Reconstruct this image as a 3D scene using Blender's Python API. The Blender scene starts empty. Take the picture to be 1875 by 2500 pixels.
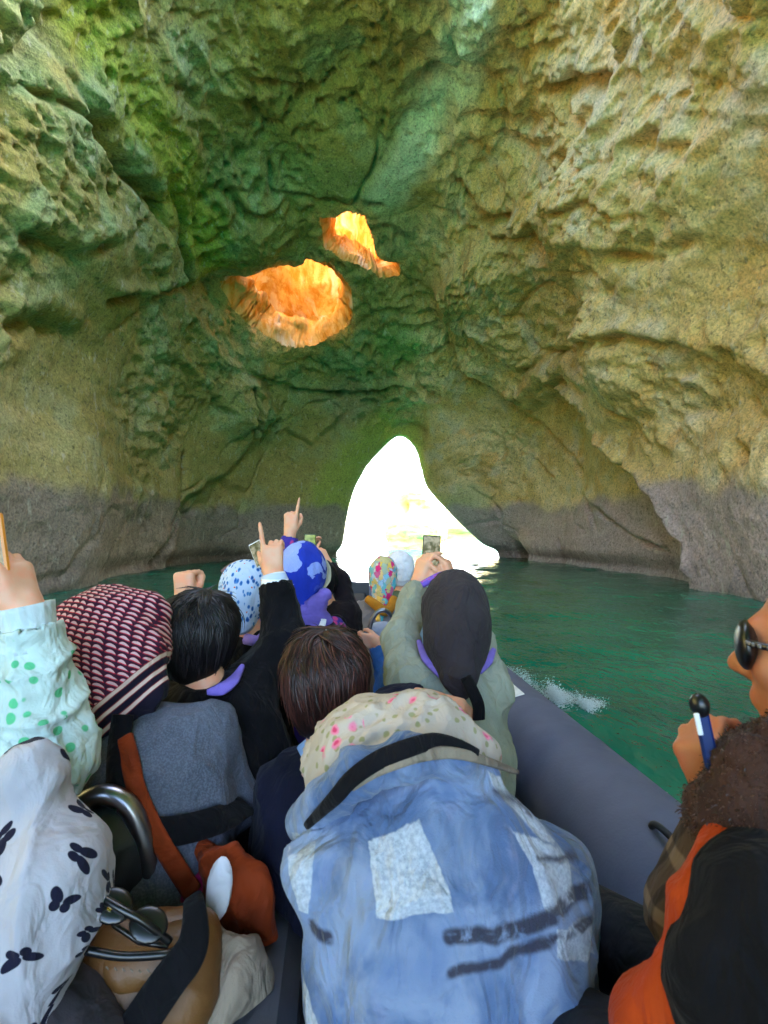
import bpy, math, random
import numpy as np
from mathutils import Vector, Matrix

S = bpy.context.scene
C = S.collection
random.seed(4)
RNG = np.random.default_rng(11)

# ------------------------------------------------------------------ camera
CAMZ = 1.70
FPX = 1250.0                      # focal length in pixels of the 1875 x 2500 photograph
PITCH = math.atan(50 / FPX)       # horizon a little below the middle
cam_d = bpy.data.cameras.new('camera')
cam = bpy.data.objects.new('camera', cam_d)
C.objects.link(cam)
cam.location = (0, 0, CAMZ)
cam.rotation_euler = (math.pi / 2 + PITCH, 0, 0)
cam_d.sensor_fit = 'VERTICAL'
cam_d.sensor_height = 24
cam_d.lens = 24 * FPX / 2500
cam_d.clip_start = 0.02
cam_d.clip_end = 6000
cam_d.dof.use_dof = True
cam_d.dof.focus_distance = 3.2
cam_d.dof.aperture_fstop = 5.6
S.camera = cam
CAM = np.array([0, 0, CAMZ])
CF = np.array([0, math.cos(PITCH), math.sin(PITCH)])
CU = np.array([0, -math.sin(PITCH), math.cos(PITCH)])
CR = np.array([1.0, 0, 0])


def P(u, v, d):
    """the point d metres ahead that the photograph shows at (u, v)"""
    return CAM + CF * d + CR * ((u - 937.5) / FPX * d) + CU * ((1250 - v) / FPX * d)


def pix(p):
    q = np.asarray(p) - CAM
    d = q @ CF
    ds = np.where(d > .05, d, .05)
    return 937.5 + FPX * (q @ CR) / ds, 1250 - FPX * (q @ CU) / ds, d


# ------------------------------------------------------------------ sky, sun, exposure
SUN_EL, SUN_AZ = math.radians(43), math.radians(56)      # azimuth clockwise from +Y: ahead, to the right
w = bpy.data.worlds.new('World')
S.world = w
w.use_nodes = True
nt = w.node_tree
sky = nt.nodes.new('ShaderNodeTexSky')
sky.sky_type = 'NISHITA'
sky.sun_disc = False
sky.sun_elevation = SUN_EL
sky.sun_rotation = SUN_AZ
sky.dust_density = 2.5
nt.links.new(sky.outputs[0], nt.nodes['Background'].inputs[0])
nt.nodes['Background'].inputs[1].default_value = 0.15
sun_d = bpy.data.lights.new('sun', 'SUN')
sun_d.energy = 4.0
sun_d.angle = math.radians(.5)
sun_d.color = (1, .95, .87)
sun = bpy.data.objects.new('sun', sun_d)
C.objects.link(sun)
sd = Vector((math.sin(SUN_AZ) * math.cos(SUN_EL), math.cos(SUN_AZ) * math.cos(SUN_EL), math.sin(SUN_EL)))
sun.rotation_euler = sd.to_track_quat('Z', 'Y').to_euler()
sun.location = (0, 0, 60)
S.view_settings.view_transform = 'Standard'
S.view_settings.look = 'None'
S.view_settings.gamma = 1
S.view_settings.exposure = 4.1
S.view_settings.use_curve_mapping = False
S.render.engine = 'CYCLES'
S.cycles.use_denoising = True
S.cycles.max_bounces = 6
S.cycles.diffuse_bounces = 4
S.cycles.glossy_bounces = 3
S.cycles.sample_clamp_indirect = 12
S.cycles.caustics_reflective = False
S.cycles.caustics_refractive = False

# ------------------------------------------------------------------ noise


def _hash(ix, iy, iz, seed):
    h = (ix.astype(np.uint32) * np.uint32(374761393) + iy.astype(np.uint32) * np.uint32(668265263)
         + iz.astype(np.uint32) * np.uint32(2147483647 - 1640531) + np.uint32((seed * 974711 + 77) & 0xffffffff))
    h = (h ^ (h >> np.uint32(13))) * np.uint32(1274126177)
    h = h ^ (h >> np.uint32(16))
    return (h & np.uint32(0xffffff)).astype(np.float32) / np.float32(0xffffff)


def vnoise(p, seed=0):
    """smooth value noise, -1..1"""
    p = np.asarray(p, np.float32)
    i = np.floor(p).astype(np.int64)
    f = p - i
    f = f * f * f * (f * (f * 6 - 15) + 10)
    x, y, z = i[:, 0], i[:, 1], i[:, 2]
    r = 0
    for a in (0, 1):
        wx = f[:, 0] if a else 1 - f[:, 0]
        for b in (0, 1):
            wy = f[:, 1] if b else 1 - f[:, 1]
            for c in (0, 1):
                wz = f[:, 2] if c else 1 - f[:, 2]
                r = r + wx * wy * wz * _hash(x + a, y + b, z + c, seed)
    return r * 2 - 1


def fbm(p, octaves=4, seed=0, gain=.5, lac=2.03):
    a, s, q = 1.0, 0, np.asarray(p, np.float32)
    tot = 0
    for o in range(octaves):
        s = s + a * vnoise(q, seed + o * 17)
        tot += a
        a *= gain
        q = q * lac + 3.7
    return s / tot


def ridged(p, octaves=4, seed=0, gain=.5):
    a, s, q = 1.0, 0, np.asarray(p, np.float32)
    tot = 0
    for o in range(octaves):
        s = s + a * (1 - np.abs(vnoise(q, seed + o * 13)) * 2)
        tot += a
        a *= gain
        q = q * 2.07 + 5.1
    return s / tot


def worley(p, seed=0):
    p = np.asarray(p, np.float32)
    i = np.floor(p).astype(np.int64)
    f = p - i
    f1 = np.full(len(p), 9., np.float32)
    f2 = np.full(len(p), 9., np.float32)
    for a in (-1, 0, 1):
        for b in (-1, 0, 1):
            for c in (-1, 0, 1):
                x, y, z = i[:, 0] + a, i[:, 1] + b, i[:, 2] + c
                d = ((a + _hash(x, y, z, seed) - f[:, 0]) ** 2 + (b + _hash(x, y, z, seed + 5) - f[:, 1]) ** 2
                     + (c + _hash(x, y, z, seed + 9) - f[:, 2]) ** 2)
                f2 = np.minimum(f2, np.maximum(d, f1))
                f1 = np.minimum(f1, d)
    return np.sqrt(f1), np.sqrt(f2)


def sstep(a, b, x):
    t = np.clip((x - a) / (b - a), 0, 1)
    return t * t * (3 - 2 * t)


# ------------------------------------------------------------------ mesh helpers


def mesh_np(name, verts, quads, mats=(), smooth=True, attrs=None):
    """quads: (n,4) or (n,3) int array, or list of both"""
    me = bpy.data.meshes.new(name)
    verts = np.asarray(verts, np.float32)
    if not isinstance(quads, list):
        quads = [quads]
    quads = [np.asarray(q, np.int32) for q in quads if len(q)]
    nl = sum(q.size for q in quads)
    nf = sum(len(q) for q in quads)
    me.vertices.add(len(verts))
    me.vertices.foreach_set('co', verts.ravel())
    me.loops.add(nl)
    me.polygons.add(nf)
    me.loops.foreach_set('vertex_index', np.concatenate([q.ravel() for q in quads]))
    tot = np.concatenate([np.full(len(q), q.shape[1], np.int32) for q in quads])
    st = np.concatenate([[0], np.cumsum(tot)[:-1]]).astype(np.int32)
    me.polygons.foreach_set('loop_start', st)
    me.polygons.foreach_set('loop_total', tot)
    me.polygons.foreach_set('use_smooth', np.full(nf, smooth))
    for k, val in (attrs or {}).items():
        val = np.asarray(val, np.float32)
        if val.ndim == 1:
            a = me.attributes.new(k, 'FLOAT', 'POINT')
            a.data.foreach_set('value', val)
        else:
            a = me.attributes.new(k, 'FLOAT_VECTOR', 'POINT')
            a.data.foreach_set('vector', val.ravel())
    for m in mats:
        me.materials.append(m)
    me.update()
    me.validate()
    return me


def link(name, me, parent=None):
    o = bpy.data.objects.new(name, me)
    C.objects.link(o)
    if parent is not None:
        o.parent = parent
        o.matrix_parent_inverse = Matrix.Translation(-Vector(parent.location))
    return o


def tag(o, label=None, cat=None, group=None, kind=None):
    for k, v in (('label', label), ('category', cat), ('group', group), ('kind', kind)):
        if v:
            o[k] = v
    return o


def empty(name, loc, label, cat, group=None):
    o = bpy.data.objects.new(name, None)
    o.empty_display_size = .1
    C.objects.link(o)
    o.location = loc
    return tag(o, label, cat, group)


def grid_quads(nu, nv, wrap_u=False):
    i = np.arange(nu if wrap_u else nu - 1)
    j = np.arange(nv - 1)
    I, J = np.meshgrid(i, j, indexing='ij')
    I2 = (I + 1) % nu
    return np.stack([I * nv + J, I2 * nv + J, I2 * nv + J + 1, I * nv + J + 1], -1).reshape(-1, 4)


def vnormals(v, q):
    """vertex normals, quads or tris"""
    v = np.asarray(v, np.float64)
    n = np.zeros_like(v)
    a, b, c = v[q[:, 0]], v[q[:, 1]], v[q[:, 2]]
    fn = np.cross(c - a, v[q[:, 3]] - b) if q.shape[1] == 4 else np.cross(b - a, c - a)
    for k in range(q.shape[1]):
        for ax in range(3):
            n[:, ax] += np.bincount(q[:, k], fn[:, ax], len(v))
    return n / np.maximum(np.linalg.norm(n, axis=1, keepdims=True), 1e-12)


def catmull(P0, t):
    """points (n,k) sampled at parameters t in 0..n-1"""
    P0 = np.asarray(P0, float)
    n = len(P0)
    i = np.clip(np.floor(t).astype(int), 0, n - 2)
    f = (t - i)[:, None]
    a, b, c, d = P0[np.maximum(i - 1, 0)], P0[i], P0[i + 1], P0[np.minimum(i + 2, n - 1)]
    return .5 * (2 * b + (c - a) * f + (2 * a - 5 * b + 4 * c - d) * f ** 2 + (3 * b - a - 3 * c + d) * f ** 3)


def tube_np(pts, rad, seg=10, caps=True):
    """a tube along pts; returns verts, list of quad/tri arrays"""
    pts = np.asarray(pts, float)
    n = len(pts)
    rad = np.broadcast_to(np.asarray(rad, float), (n,))
    tan = np.gradient(pts, axis=0)
    tan /= np.maximum(np.linalg.norm(tan, axis=1, keepdims=True), 1e-9)
    up = np.array([0, 0, 1.0]) if abs(tan[0, 2]) < .9 else np.array([1.0, 0, 0])
    x = np.cross(tan[0], up)
    x /= np.linalg.norm(x)
    X = []
    for k in range(n):
        x = x - tan[k] * (x @ tan[k])
        x /= np.linalg.norm(x)
        X.append(x)
    X = np.array(X)
    Y = np.cross(tan, X)
    a = np.arange(seg) / seg * 2 * np.pi
    v = pts[:, None] + rad[:, None, None] * (np.cos(a)[None, :, None] * X[:, None] + np.sin(a)[None, :, None] * Y[:, None])
    q = []
    for k in range(n - 1):
        for s in range(seg):
            s2 = (s + 1) % seg
            q.append((k * seg + s, k * seg + s2, (k + 1) * seg + s2, (k + 1) * seg + s))
    v = v.reshape(-1, 3)
    tr = []
    if caps:
        v = np.concatenate([v, pts[:1], pts[-1:]])
        for s in range(seg):
            s2 = (s + 1) % seg
            tr.append((n * seg, s2, s))
            tr.append((n * seg + 1, (n - 1) * seg + s, (n - 1) * seg + s2))
    return v, [np.array(q), np.array(tr).reshape(-1, 3)]


def join_np(parts):
    vs, qs, n = [], [], 0
    for v, ql in parts:
        vs.append(v)
        for q in ql:
            if len(q):
                qs.append(q + n)
        n += len(v)
    return np.concatenate(vs), qs


# ------------------------------------------------------------------ node helper: sockets with arithmetic


class X:
    def __init__(s, t, sock):
        s.t, s.s = t, sock

    def _m(s, op, *a, clamp=False):
        n = s.t.nodes.new('ShaderNodeMath')
        n.operation = op
        n.use_clamp = clamp
        for k, v in enumerate((s,) + a):
            if isinstance(v, X):
                s.t.links.new(v.s, n.inputs[k])
            else:
                n.inputs[k].default_value = v
        return X(s.t, n.outputs[0])

    def __add__(s, o): return s._m('ADD', o)
    __radd__ = __add__
    def __mul__(s, o): return s._m('MULTIPLY', o)
    __rmul__ = __mul__
    def __sub__(s, o): return s._m('SUBTRACT', o)
    def __rsub__(s, o): return (s * -1) + o
    def __truediv__(s, o): return s._m('DIVIDE', o)
    def __neg__(s): return s * -1
    def abs(s): return s._m('ABSOLUTE')
    def sin(s): return s._m('SINE')
    def fract(s): return s._m('FRACT')
    def floor(s): return s._m('FLOOR')
    def pow(s, k): return s._m('POWER', k)
    def sqrt(s): return s._m('SQRT')
    def max(s, o): return s._m('MAXIMUM', o)
    def min(s, o): return s._m('MINIMUM', o)
    def clamp(s): return s._m('ADD', 0.0, clamp=True)

    def ss(s, a, b):
        """smoothstep from a to b (b may be under a)"""
        n = s.t.nodes.new('ShaderNodeMapRange')
        n.interpolation_type = 'SMOOTHSTEP'
        if a > b:
            return 1 - s.ss(b, a)
        n.inputs[1].default_value, n.inputs[2].default_value = a, b
        s.t.links.new(s.s, n.inputs[0])
        return X(s.t, n.outputs[0])


class Mat:
    """one material; helper methods make nodes"""

    def __init__(s, name, rough=.8, spec=.3, metal=0, coat=0, sheen=0):
        s.m = bpy.data.materials.new(name)
        s.m.use_nodes = True
        s.t = s.m.node_tree
        s.b = s.t.nodes['Principled BSDF']
        s.b.inputs['Roughness'].default_value = rough
        s.b.inputs['Specular IOR Level'].default_value = spec
        s.b.inputs['Metallic'].default_value = metal
        s.b.inputs['Coat Weight'].default_value = coat
        s.b.inputs['Sheen Weight'].default_value = sheen
        s.b.inputs['Sheen Roughness'].default_value = .5

    def n(s, t, **kw):
        n = s.t.nodes.new(t)
        for k, v in kw.items():
            setattr(n, k, v)
        return n

    def put(s, sock, v):
        if isinstance(v, X):
            s.t.links.new(v.s, sock)
        else:
            if isinstance(v, (tuple, list)) and len(v) == 3 and sock.type == 'RGBA':
                v = (*v, 1)
            sock.default_value = v

    def attr(s, name, what='Vector'):
        n = s.n('ShaderNodeAttribute', attribute_name=name)
        return X(s.t, n.outputs[what])

    def obj(s):
        return X(s.t, s.n('ShaderNodeTexCoord').outputs['Object'])

    def sep(s, v):
        n = s.n('ShaderNodeSeparateXYZ')
        s.put(n.inputs[0], v)
        return [X(s.t, o) for o in n.outputs]

    def comb(s, x, y, z=0.0):
        n = s.n('ShaderNodeCombineXYZ')
        for k, v in enumerate((x, y, z)):
            s.put(n.inputs[k], v)
        return X(s.t, n.outputs[0])

    def vadd(s, a, b):
        n = s.n('ShaderNodeVectorMath', operation='ADD')
        s.put(n.inputs[0], a)
        s.put(n.inputs[1], b)
        return X(s.t, n.outputs[0])

    def vscale(s, a, k):
        n = s.n('ShaderNodeVectorMath', operation='MULTIPLY')
        s.put(n.inputs[0], a)
        s.put(n.inputs[1], k if isinstance(k, tuple) else (k, k, k))
        return X(s.t, n.outputs[0])

    def noise(s, v, scale, detail=3, rough=.55, dist=0, color=False):
        n = s.n('ShaderNodeTexNoise')
        s.put(n.inputs['Vector'], v)
        n.inputs['Scale'].default_value = scale
        n.inputs['Detail'].default_value = detail
        n.inputs['Roughness'].default_value = rough
        n.inputs['Distortion'].default_value = dist
        return X(s.t, n.outputs['Color' if color else 'Fac'])

    def vor(s, v, scale, feature='F1', out='Distance', rnd=1.0):
        n = s.n('ShaderNodeTexVoronoi', feature=feature)
        s.put(n.inputs['Vector'], v)
        n.inputs['Scale'].default_value = scale
        n.inputs['Randomness'].default_value = rnd
        return X(s.t, n.outputs[out])

    def mix(s, f, a, b, mode='MIX'):
        n = s.n('ShaderNodeMix', data_type='RGBA', blend_type=mode)
        s.put(n.inputs[0], f)
        s.put(n.inputs[6], a)
        s.put(n.inputs[7], b)
        return X(s.t, n.outputs[2])

    def ramp(s, f, stops):
        n = s.n('ShaderNodeValToRGB')
        s.put(n.inputs[0], f)
        e = n.color_ramp.elements
        while len(e) < len(stops):
            e.new(.5)
        for k, (p, c) in enumerate(stops):
            e[k].position = p
            e[k].color = (*c, 1)
        return X(s.t, n.outputs[0])

    def bump(s, h, strength=.3, dist=.01, normal=None):
        n = s.n('ShaderNodeBump')
        n.inputs['Strength'].default_value = strength
        n.inputs['Distance'].default_value = dist
        s.put(n.inputs['Height'], h)
        if normal is not None:
            s.put(n.inputs['Normal'], normal)
        return X(s.t, n.outputs[0])

    def set(s, **kw):
        names = dict(color='Base Color', rough='Roughness', normal='Normal', emit='Emission Color',
                     emit_s='Emission Strength', trans='Transmission Weight', ior='IOR', alpha='Alpha', sheen='Sheen Weight',
                     sss='Subsurface Weight', aniso='Anisotropic', spec='Specular IOR Level')
        for k, v in kw.items():
            s.put(s.b.inputs[names[k]], v)
        return s.m
# ================================================================== the cave
# cross-sections from left under water over the vault to the right, keyed by distance
def vault(wl, wr, h, pw=.72, skew=0.0):
    r = [(-wl - .1, -1.4), (-wl, 0)]
    for a in (18, 38, 58, 76, 90, 104, 122, 142, 162):
        c, s_ = -math.cos(math.radians(a)), math.sin(math.radians(a))
        wd = wl if c < 0 else wr
        r.append((math.copysign(abs(c) ** pw, c) * wd + skew * s_, s_ ** .85 * h))
    r += [(wr, 0), (wr + .1, -1.4)]
    return r


ARCH = [(-3.45, -1.4), (-3.35, 0), (-3.03, 2.26), (-2.48, 4.85), (-1.85, 6.3), (-.85, 7.65), (1.05, 9.35), (2.4, 8.65), (3.0, 6.9),
        (3.55, 5.3), (5.7, 2.95), (9.0, 0), (9.5, -1.4)]
KA = 34.2 / 41.2
ARCH = [(x * KA, CAMZ + (z - CAMZ) * KA if z > 0 else z) for x, z in ARCH]
ARCH2 = [(x * 1.18 - .2, z * 1.12 if z > 0 else z) for x, z in ARCH]
ARCH0 = [(x * 1.34 - .4, z * 1.13 + (.2 if z > 0 else 0)) for x, z in ARCH]
ROWS = [(-17, vault(11, 11, 15)), (-9, vault(11.5, 11, 17)), (0, vault(11, 10.6, 18.5)), (9, vault(10, 10.4, 18.6)),
        (15, vault(10.2, 10.8, 18.2)), (20, vault(11.0, 10.6, 17.2)), (24.5, vault(11.0, 9.9, 15.4)), (28.5, vault(10.2, 9.0, 12.9)),
        (31.3, vault(8.6, 8.3, 10.9)), (32.9, ARCH0), (34.2, ARCH), (36.5, ARCH2), (41, [(x * 1.4 - .5, z * 1.3 if z > 0 else z) for x, z in ARCH])]
NS, NT = 900, 620
# more rows where the picture looks closely
yk = np.array([-17, -4, 4, 10, 15, 20, 25, 29, 31.5, 36, 41.])
dens = np.array([8, 8, 14, 26, 28, 24, 24, 28, 40, 30, 5.])
yy = np.linspace(-17, 41, 3000)
cd = np.cumsum(np.interp(yy, yk, dens))
yrow = np.interp(np.linspace(cd[0], cd[-1], NT), cd, yy)
sp = np.linspace(0, 12, NS)
sect = np.stack([catmull(r, sp) for _, r in ROWS])                # rows, NS, 2
ry = np.array([r[0] for r in ROWS], float)
# monotone interpolation between the rows
tt = np.interp(yrow, ry, np.arange(len(ry)))
ti = np.clip(np.floor(tt).astype(int), 0, len(ry) - 2)
tf = (tt - ti)[:, None, None]
A = sect[ti]
B = sect[ti + 1]
hseg = (ry[ti + 1] - ry[ti])[:, None, None]
dm = np.zeros_like(sect)
sl = (sect[1:] - sect[:-1]) / (ry[1:] - ry[:-1])[:, None, None]
dm[1:-1] = np.where(sl[1:] * sl[:-1] > 0, 2 * sl[1:] * sl[:-1] / (sl[1:] + sl[:-1] + 1e-9 * np.sign(sl[1:] + sl[:-1]) + 1e-12), 0)
dm[0], dm[-1] = sl[0], sl[-1]
MA, MB_ = dm[ti], dm[ti + 1]
xz = ((1 + 2 * tf) * (1 - tf) ** 2) * A + tf * (1 - tf) ** 2 * hseg * MA + tf ** 2 * (3 - 2 * tf) * B + tf ** 2 * (tf - 1) * hseg * MB_
base = np.empty((NT, NS, 3))
base[..., 0] = xz[..., 0]
base[..., 1] = yrow[:, None]
base[..., 2] = xz[..., 1]
base = base.reshape(-1, 3)
quads = grid_quads(NT, NS)
nrm = vnormals(base, quads)
cen = np.stack([np.zeros(len(base)), np.clip(base[:, 1], -20, 29), np.full(len(base), 4.)], 1)
if ((cen - base) * nrm).sum(1).mean() < 0:
    nrm = -nrm                                                     # pointing into the cave
    quads = quads[:, ::-1]
bu, bv, bd = pix(base)
vis = (bd > 4) & (base[:, 1] < 34.1)


def on_rock(u, v):
    """the place on the undisturbed rock face seen at (u, v)"""
    k = np.where(vis, (bu - u) ** 2 + (bv - v) ** 2, 1e12)
    return base[np.argmin(k)]


def seg_dist(pts, poly):
    """distance to a polyline in space, and the parameter along it"""
    best = np.full(len(pts), 1e9)
    for a, b in zip(poly[:-1], poly[1:]):
        ab = b - a
        t = np.clip(((pts - a) @ ab) / max(ab @ ab, 1e-9), 0, 1)
        best = np.minimum(best, np.linalg.norm(pts - a - t[:, None] * ab, axis=1))
    return best


# --- openings to the sky in the vault (outline on the rock, as directions from a point in the cave)
BIG = [(566, 725), (580, 700), (596, 684), (625, 662), (659, 650), (700, 654), (729, 650), (742, 632), (760, 628), (808, 640), (836, 662), (858, 700), (863, 768), (845, 797),
       (800, 812), (770, 832), (732, 838), (690, 836), (650, 822), (612, 800), (580, 768)]
UP = [(777, 516), (800, 518), (822, 512), (845, 497), (872, 506), (891, 513), (904, 549), (914, 580), (920, 612), (940, 632), (977, 645), (978, 682), (950, 684), (926, 680), (905, 655), (880, 645), (850, 632), (815, 612), (790, 603)]


def uv_inside(u, v, poly):
    ins = np.zeros(len(u), bool)
    n = len(poly)
    for i in range(n):
        (x1, y1), (x2, y2) = poly[i], poly[(i + 1) % n]
        c = ((y1 > v) != (y2 > v)) & (u < (x2 - x1) * (v - y1) / (y2 - y1 + 1e-9) + x1)
        ins ^= c
    return ins


# --- rock relief, metres into the cave
pb = base.copy()
D = np.zeros(len(pb))
z = pb[:, 2]
x = pb[:, 0]
tide = sstep(3.6, 1.2, z)                          # wave-smoothed foot of the walls
endk = sstep(38, 34.5, pb[:, 1]) * .75 + .25
mouth = 1 - .86 * np.exp(-((pb[:, 1] - 34.3) / 1.7) ** 2)
warp = np.stack([fbm(pb / 3.1, 3, 50), fbm(pb / 3.1, 3, 60), fbm(pb / 3.1, 3, 70)], 1)
pw_ = pb + warp * .9
right = sstep(-1.5, 3.5, x + (z - 8) * .15)
# where the stone is broken and where it is worn into broad smooth slabs
broken = sstep(-.22, .38, fbm(pb / 5.2, 2, 5) + .42 * sstep(7, 12, z) - .42 * sstep(7, 3, z)) * (1 - tide)
smooth = 1 - broken
D += 1.25 * fbm(pb / 7.0, 2, 1) * (1 - .4 * tide)
D += .40 * fbm(pw_ / 2.6, 2, 2) * (.35 + .65 * broken)
# slabs bounded by joints that run down to the right
c_, s_ = math.cos(.75), math.sin(.75)
q = np.stack([pw_[:, 0] * .9, (pw_[:, 1] * c_ + pw_[:, 2] * s_) * .40, (-pw_[:, 1] * s_ + pw_[:, 2] * c_) * 1.1], 1)
f1, f2 = worley(q / 3.3, 3)
D += (.62 * (f2 - f1) - .2) * (.30 + .7 * broken) * (1 - .7 * tide) * (.6 + .6 * right)
D += -.30 * sstep(.08, .0, f2 - f1) * sstep(-.1, .4, fbm(pb / 3, 2, 33)) * (1 - .6 * tide)
D += (.30 * ridged(q / 1.7, 3, 7) - .12) * broken * (.5 + .6 * right)
# honeycomb hollows, mostly on the left and the roof
f1b, f2b = worley(pw_ / .60, 8)
hol = sstep(0, .40, fbm(pb / 2.2, 2, 12))
D += -.42 * sstep(.45, .10, f1b) * hol * (1.0 - .55 * right) * broken
f1c, _ = worley(pw_ / 1.35, 18)
D += -.50 * sstep(.40, .10, f1c) * sstep(.1, .4, fbm(pb / 3.3, 2, 42)) * broken
D += .20 * ridged(pw_ / .70, 3, 21) * (.10 + .90 * broken)
D += .10 * fbm(pb / .30, 3, 31) * (.30 + .70 * broken)
f1d, _ = worley(pw_ / .34, 28)
D += -.16 * sstep(.45, .10, f1d) * sstep(-.1, .3, fbm(pb / 1.5, 2, 14)) * broken
D += .03 * fbm(pb / .12, 2, 35) * (.5 + .5 * broken)
D += .17 * (ridged(q / .75, 3, 57) - .3) * right * sstep(4.5, 8, z) * (.35 + .65 * broken)
# faint bedding on the worn faces
lay = pb[:, 2] + .05 * pb[:, 1] + .6 * warp[:, 0]
D += .05 * np.abs(((lay / .9) % 1) - .5) * 2 * (1 - .4 * tide)
D *= endk * mouth


def bulge(u, v, rad, amp, sx=1.0):
    global D
    c = on_rock(u, v)
    d = np.linalg.norm((pb - c) * np.array([1, 1, sx]), axis=1) / rad
    D = D + amp * 1.15 * np.clip(1 - (d / 1.25) ** 2, 0, 1) ** 2


def crevice(pts, width, depth, lip=0.0):
    """a joint cut into the rock; the upper side stands out by lip"""
    global D
    pl = [on_rock(*p) for p in pts]
    width = width * .72
    d = seg_dist(pb + .28 * warp, pl) + .9 * width * fbm(pb / (width * 2.2), 3, 91)
    D = D - 1.3 * depth * np.exp(-(np.maximum(d, 0) / width) ** 1.5) * (.35 + .65 * sstep(-.3, .25, fbm(pb / 1.6, 2, 95)))
    if lip:
        up = [p + np.array([0, 0, width * 2.1]) for p in pl]
        d2 = seg_dist(pb, up)
        D = D + lip * np.exp(-(d2 / (width * 2.0)) ** 2)


def step_mass(pts, amp, wid, side):
    """everything on one side of a line on the rock stands forward of the rest"""
    global D
    best = np.full(len(pb), 1e9)
    sgn = np.zeros(len(pb))
    for (x1, y1), (x2, y2) in zip(pts[:-1], pts[1:]):
        dx, dy = x2 - x1, y2 - y1
        t = np.clip(((bu - x1) * dx + (bv - y1) * dy) / (dx * dx + dy * dy), 0, 1)
        ex, ey = bu - x1 - t * dx, bv - y1 - t * dy
        dd = np.hypot(ex, ey)
        m_ = dd < best
        best[m_] = dd[m_]
        sgn[m_] = np.sign(dx * (bv - y1) - dy * (bu - x1))[m_]
    dist = best * bd / FPX * sgn * side + .3 * fbm(pb / 1.1, 3, 93)
    D = D + amp * (sstep(-wid, wid, dist) * np.exp(-np.maximum(dist, 0) / 9.0)) * (bd > 4) * sstep(34, 31, pb[:, 1])


step_mass([(1640, -200), (1545, 200), (1430, 400), (1300, 490), (1150, 570), (1062, 680), (1085, 800), (1130, 890), (1210, 960), (1290, 992), (1390, 945), (1500, 1015), (1540, 1095), (1640, 1175), (1760, 1335), (1800, 1480)], 1.25, .35, -1)
step_mass([(60, -50), (180, 200), (240, 330), (300, 420), (345, 480), (410, 600), (430, 690), (470, 770), (540, 865), (625, 930), (650, 1010), (585, 1075), (520, 1160), (420, 1230), (385, 1400)], .65, .35, 1)
# right-hand mass that overhangs, and the joints below it
bulge(1560, 520, 6.0, .8)
bulge(1250, 760, 3.6, .9)
bulge(1640, 840, 4.0, .7)
bulge(1180, 640, 2.2, .55)
bulge(1300, 470, 1.8, .5)
crevice([(1060, 700), (1085, 790), (1130, 890), (1210, 950), (1290, 985), (1345, 935), (1420, 915)], .30, .75, .35)
crevice([(1390, 940), (1500, 1010), (1535, 1090), (1640, 1170), (1700, 1225), (1755, 1330), (1790, 1410)], .22, .9, .30)
crevice([(1255, 1010), (1340, 1070), (1400, 1150)], .24, .5, .25)
crevice([(1270, 1115), (1335, 1165)], .14, .3, .15)
crevice([(1200, 1145), (1245, 1185)], .14, .3, .12)
crevice([(1420, 1215), (1510, 1270), (1560, 1310), (1640, 1345)], .16, .4, .18)
crevice([(1130, 440), (1185, 490), (1285, 512), (1350, 470)], .24, .7, .35)
crevice([(1370, 190), (1450, 165), (1560, 150), (1610, 60)], .34, .8, .4)
crevice([(1690, 300), (1760, 270), (1850, 330)], .30, .7, .3)
crevice([(1480, 850), (1540, 800), (1700, 790), (1875, 860)], .22, .55, .3)
crevice([(1290, 900), (1380, 840), (1480, 850)], .2, .5, .25)
crevice([(1640, 560), (1760, 590), (1870, 540)], .24, .45, .2)
crevice([(1500, 440), (1600, 420), (1700, 470), (1800, 460)], .2, .4, .2)
crevice([(1040, 60), (1050, 180), (990, 300), (900, 420)], .30, .35, .0)
# left wall and roof
bulge(190, 1200, 3.4, .5, .8)
bulge(120, 620, 3.6, .6)
bulge(560, 980, 2.0, .7)
bulge(690, 1010, 1.8, .6)
bulge(620, 560, 2.6, .5)
bulge(500, 830, 2.0, .55)
crevice([(85, 40), (140, 160), (210, 280), (265, 380), (345, 480), (390, 560)], .42, .8, .35)
crevice([(225, 715), (320, 712), (420, 690)], .22, .7, .3)
crevice([(425, 1120), (420, 1200), (395, 1300), (350, 1370)], .26, .9, .0)
crevice([(590, 930), (580, 1010), (585, 1060)], .26, .8, .3)
crevice([(400, 870), (470, 940), (520, 1000)], .2, .4, .2)
crevice([(600, 900), (720, 950), (860, 960), (980, 940)], .25, .5, .3)
crevice([(700, 1060), (760, 1090), (840, 1010)], .2, .35, .2)
crevice([(390, 420), (440, 560), (455, 650), (470, 700)], .26, .6, .25)
crevice([(560, 210), (640, 300), (760, 320), (880, 300)], .26, .55, .3)
crevice([(600, 500), (720, 510), (800, 470), (930, 480)], .26, .5, .3)
crevice([(960, 170), (1000, 110), (1040, 60)], .3, .7, .3)
crevice([(0, 560), (120, 600), (200, 560)], .26, .6, .2)
crevice([(0, 780), (80, 770), (160, 800)], .3, .7, .2)
crevice([(330, 60), (420, 200), (520, 260)], .26, .4, .2)
# recess round the large opening, and the dark hollow over the arch
c = on_rock(545, 715)
D -= .9 * np.exp(-(np.linalg.norm(pb - c, axis=1) / 1.0) ** 2)
c = on_rock(1000, 1055)
D -= .9 * np.exp(-(np.linalg.norm((pb - c) * np.array([.8, 1, 1.7]), axis=1) / .8) ** 2)
c = on_rock(690, 840)
D += .5 * np.exp(-(np.linalg.norm((pb - c) * np.array([.5, 1, 1]), axis=1) / 1.2) ** 2)
# undercut at the water
D -= .35 * np.exp(-((z - .25) / .45) ** 2) * sstep(15, 22, pb[:, 1])

rock = pb + nrm * D[:, None]

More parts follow.
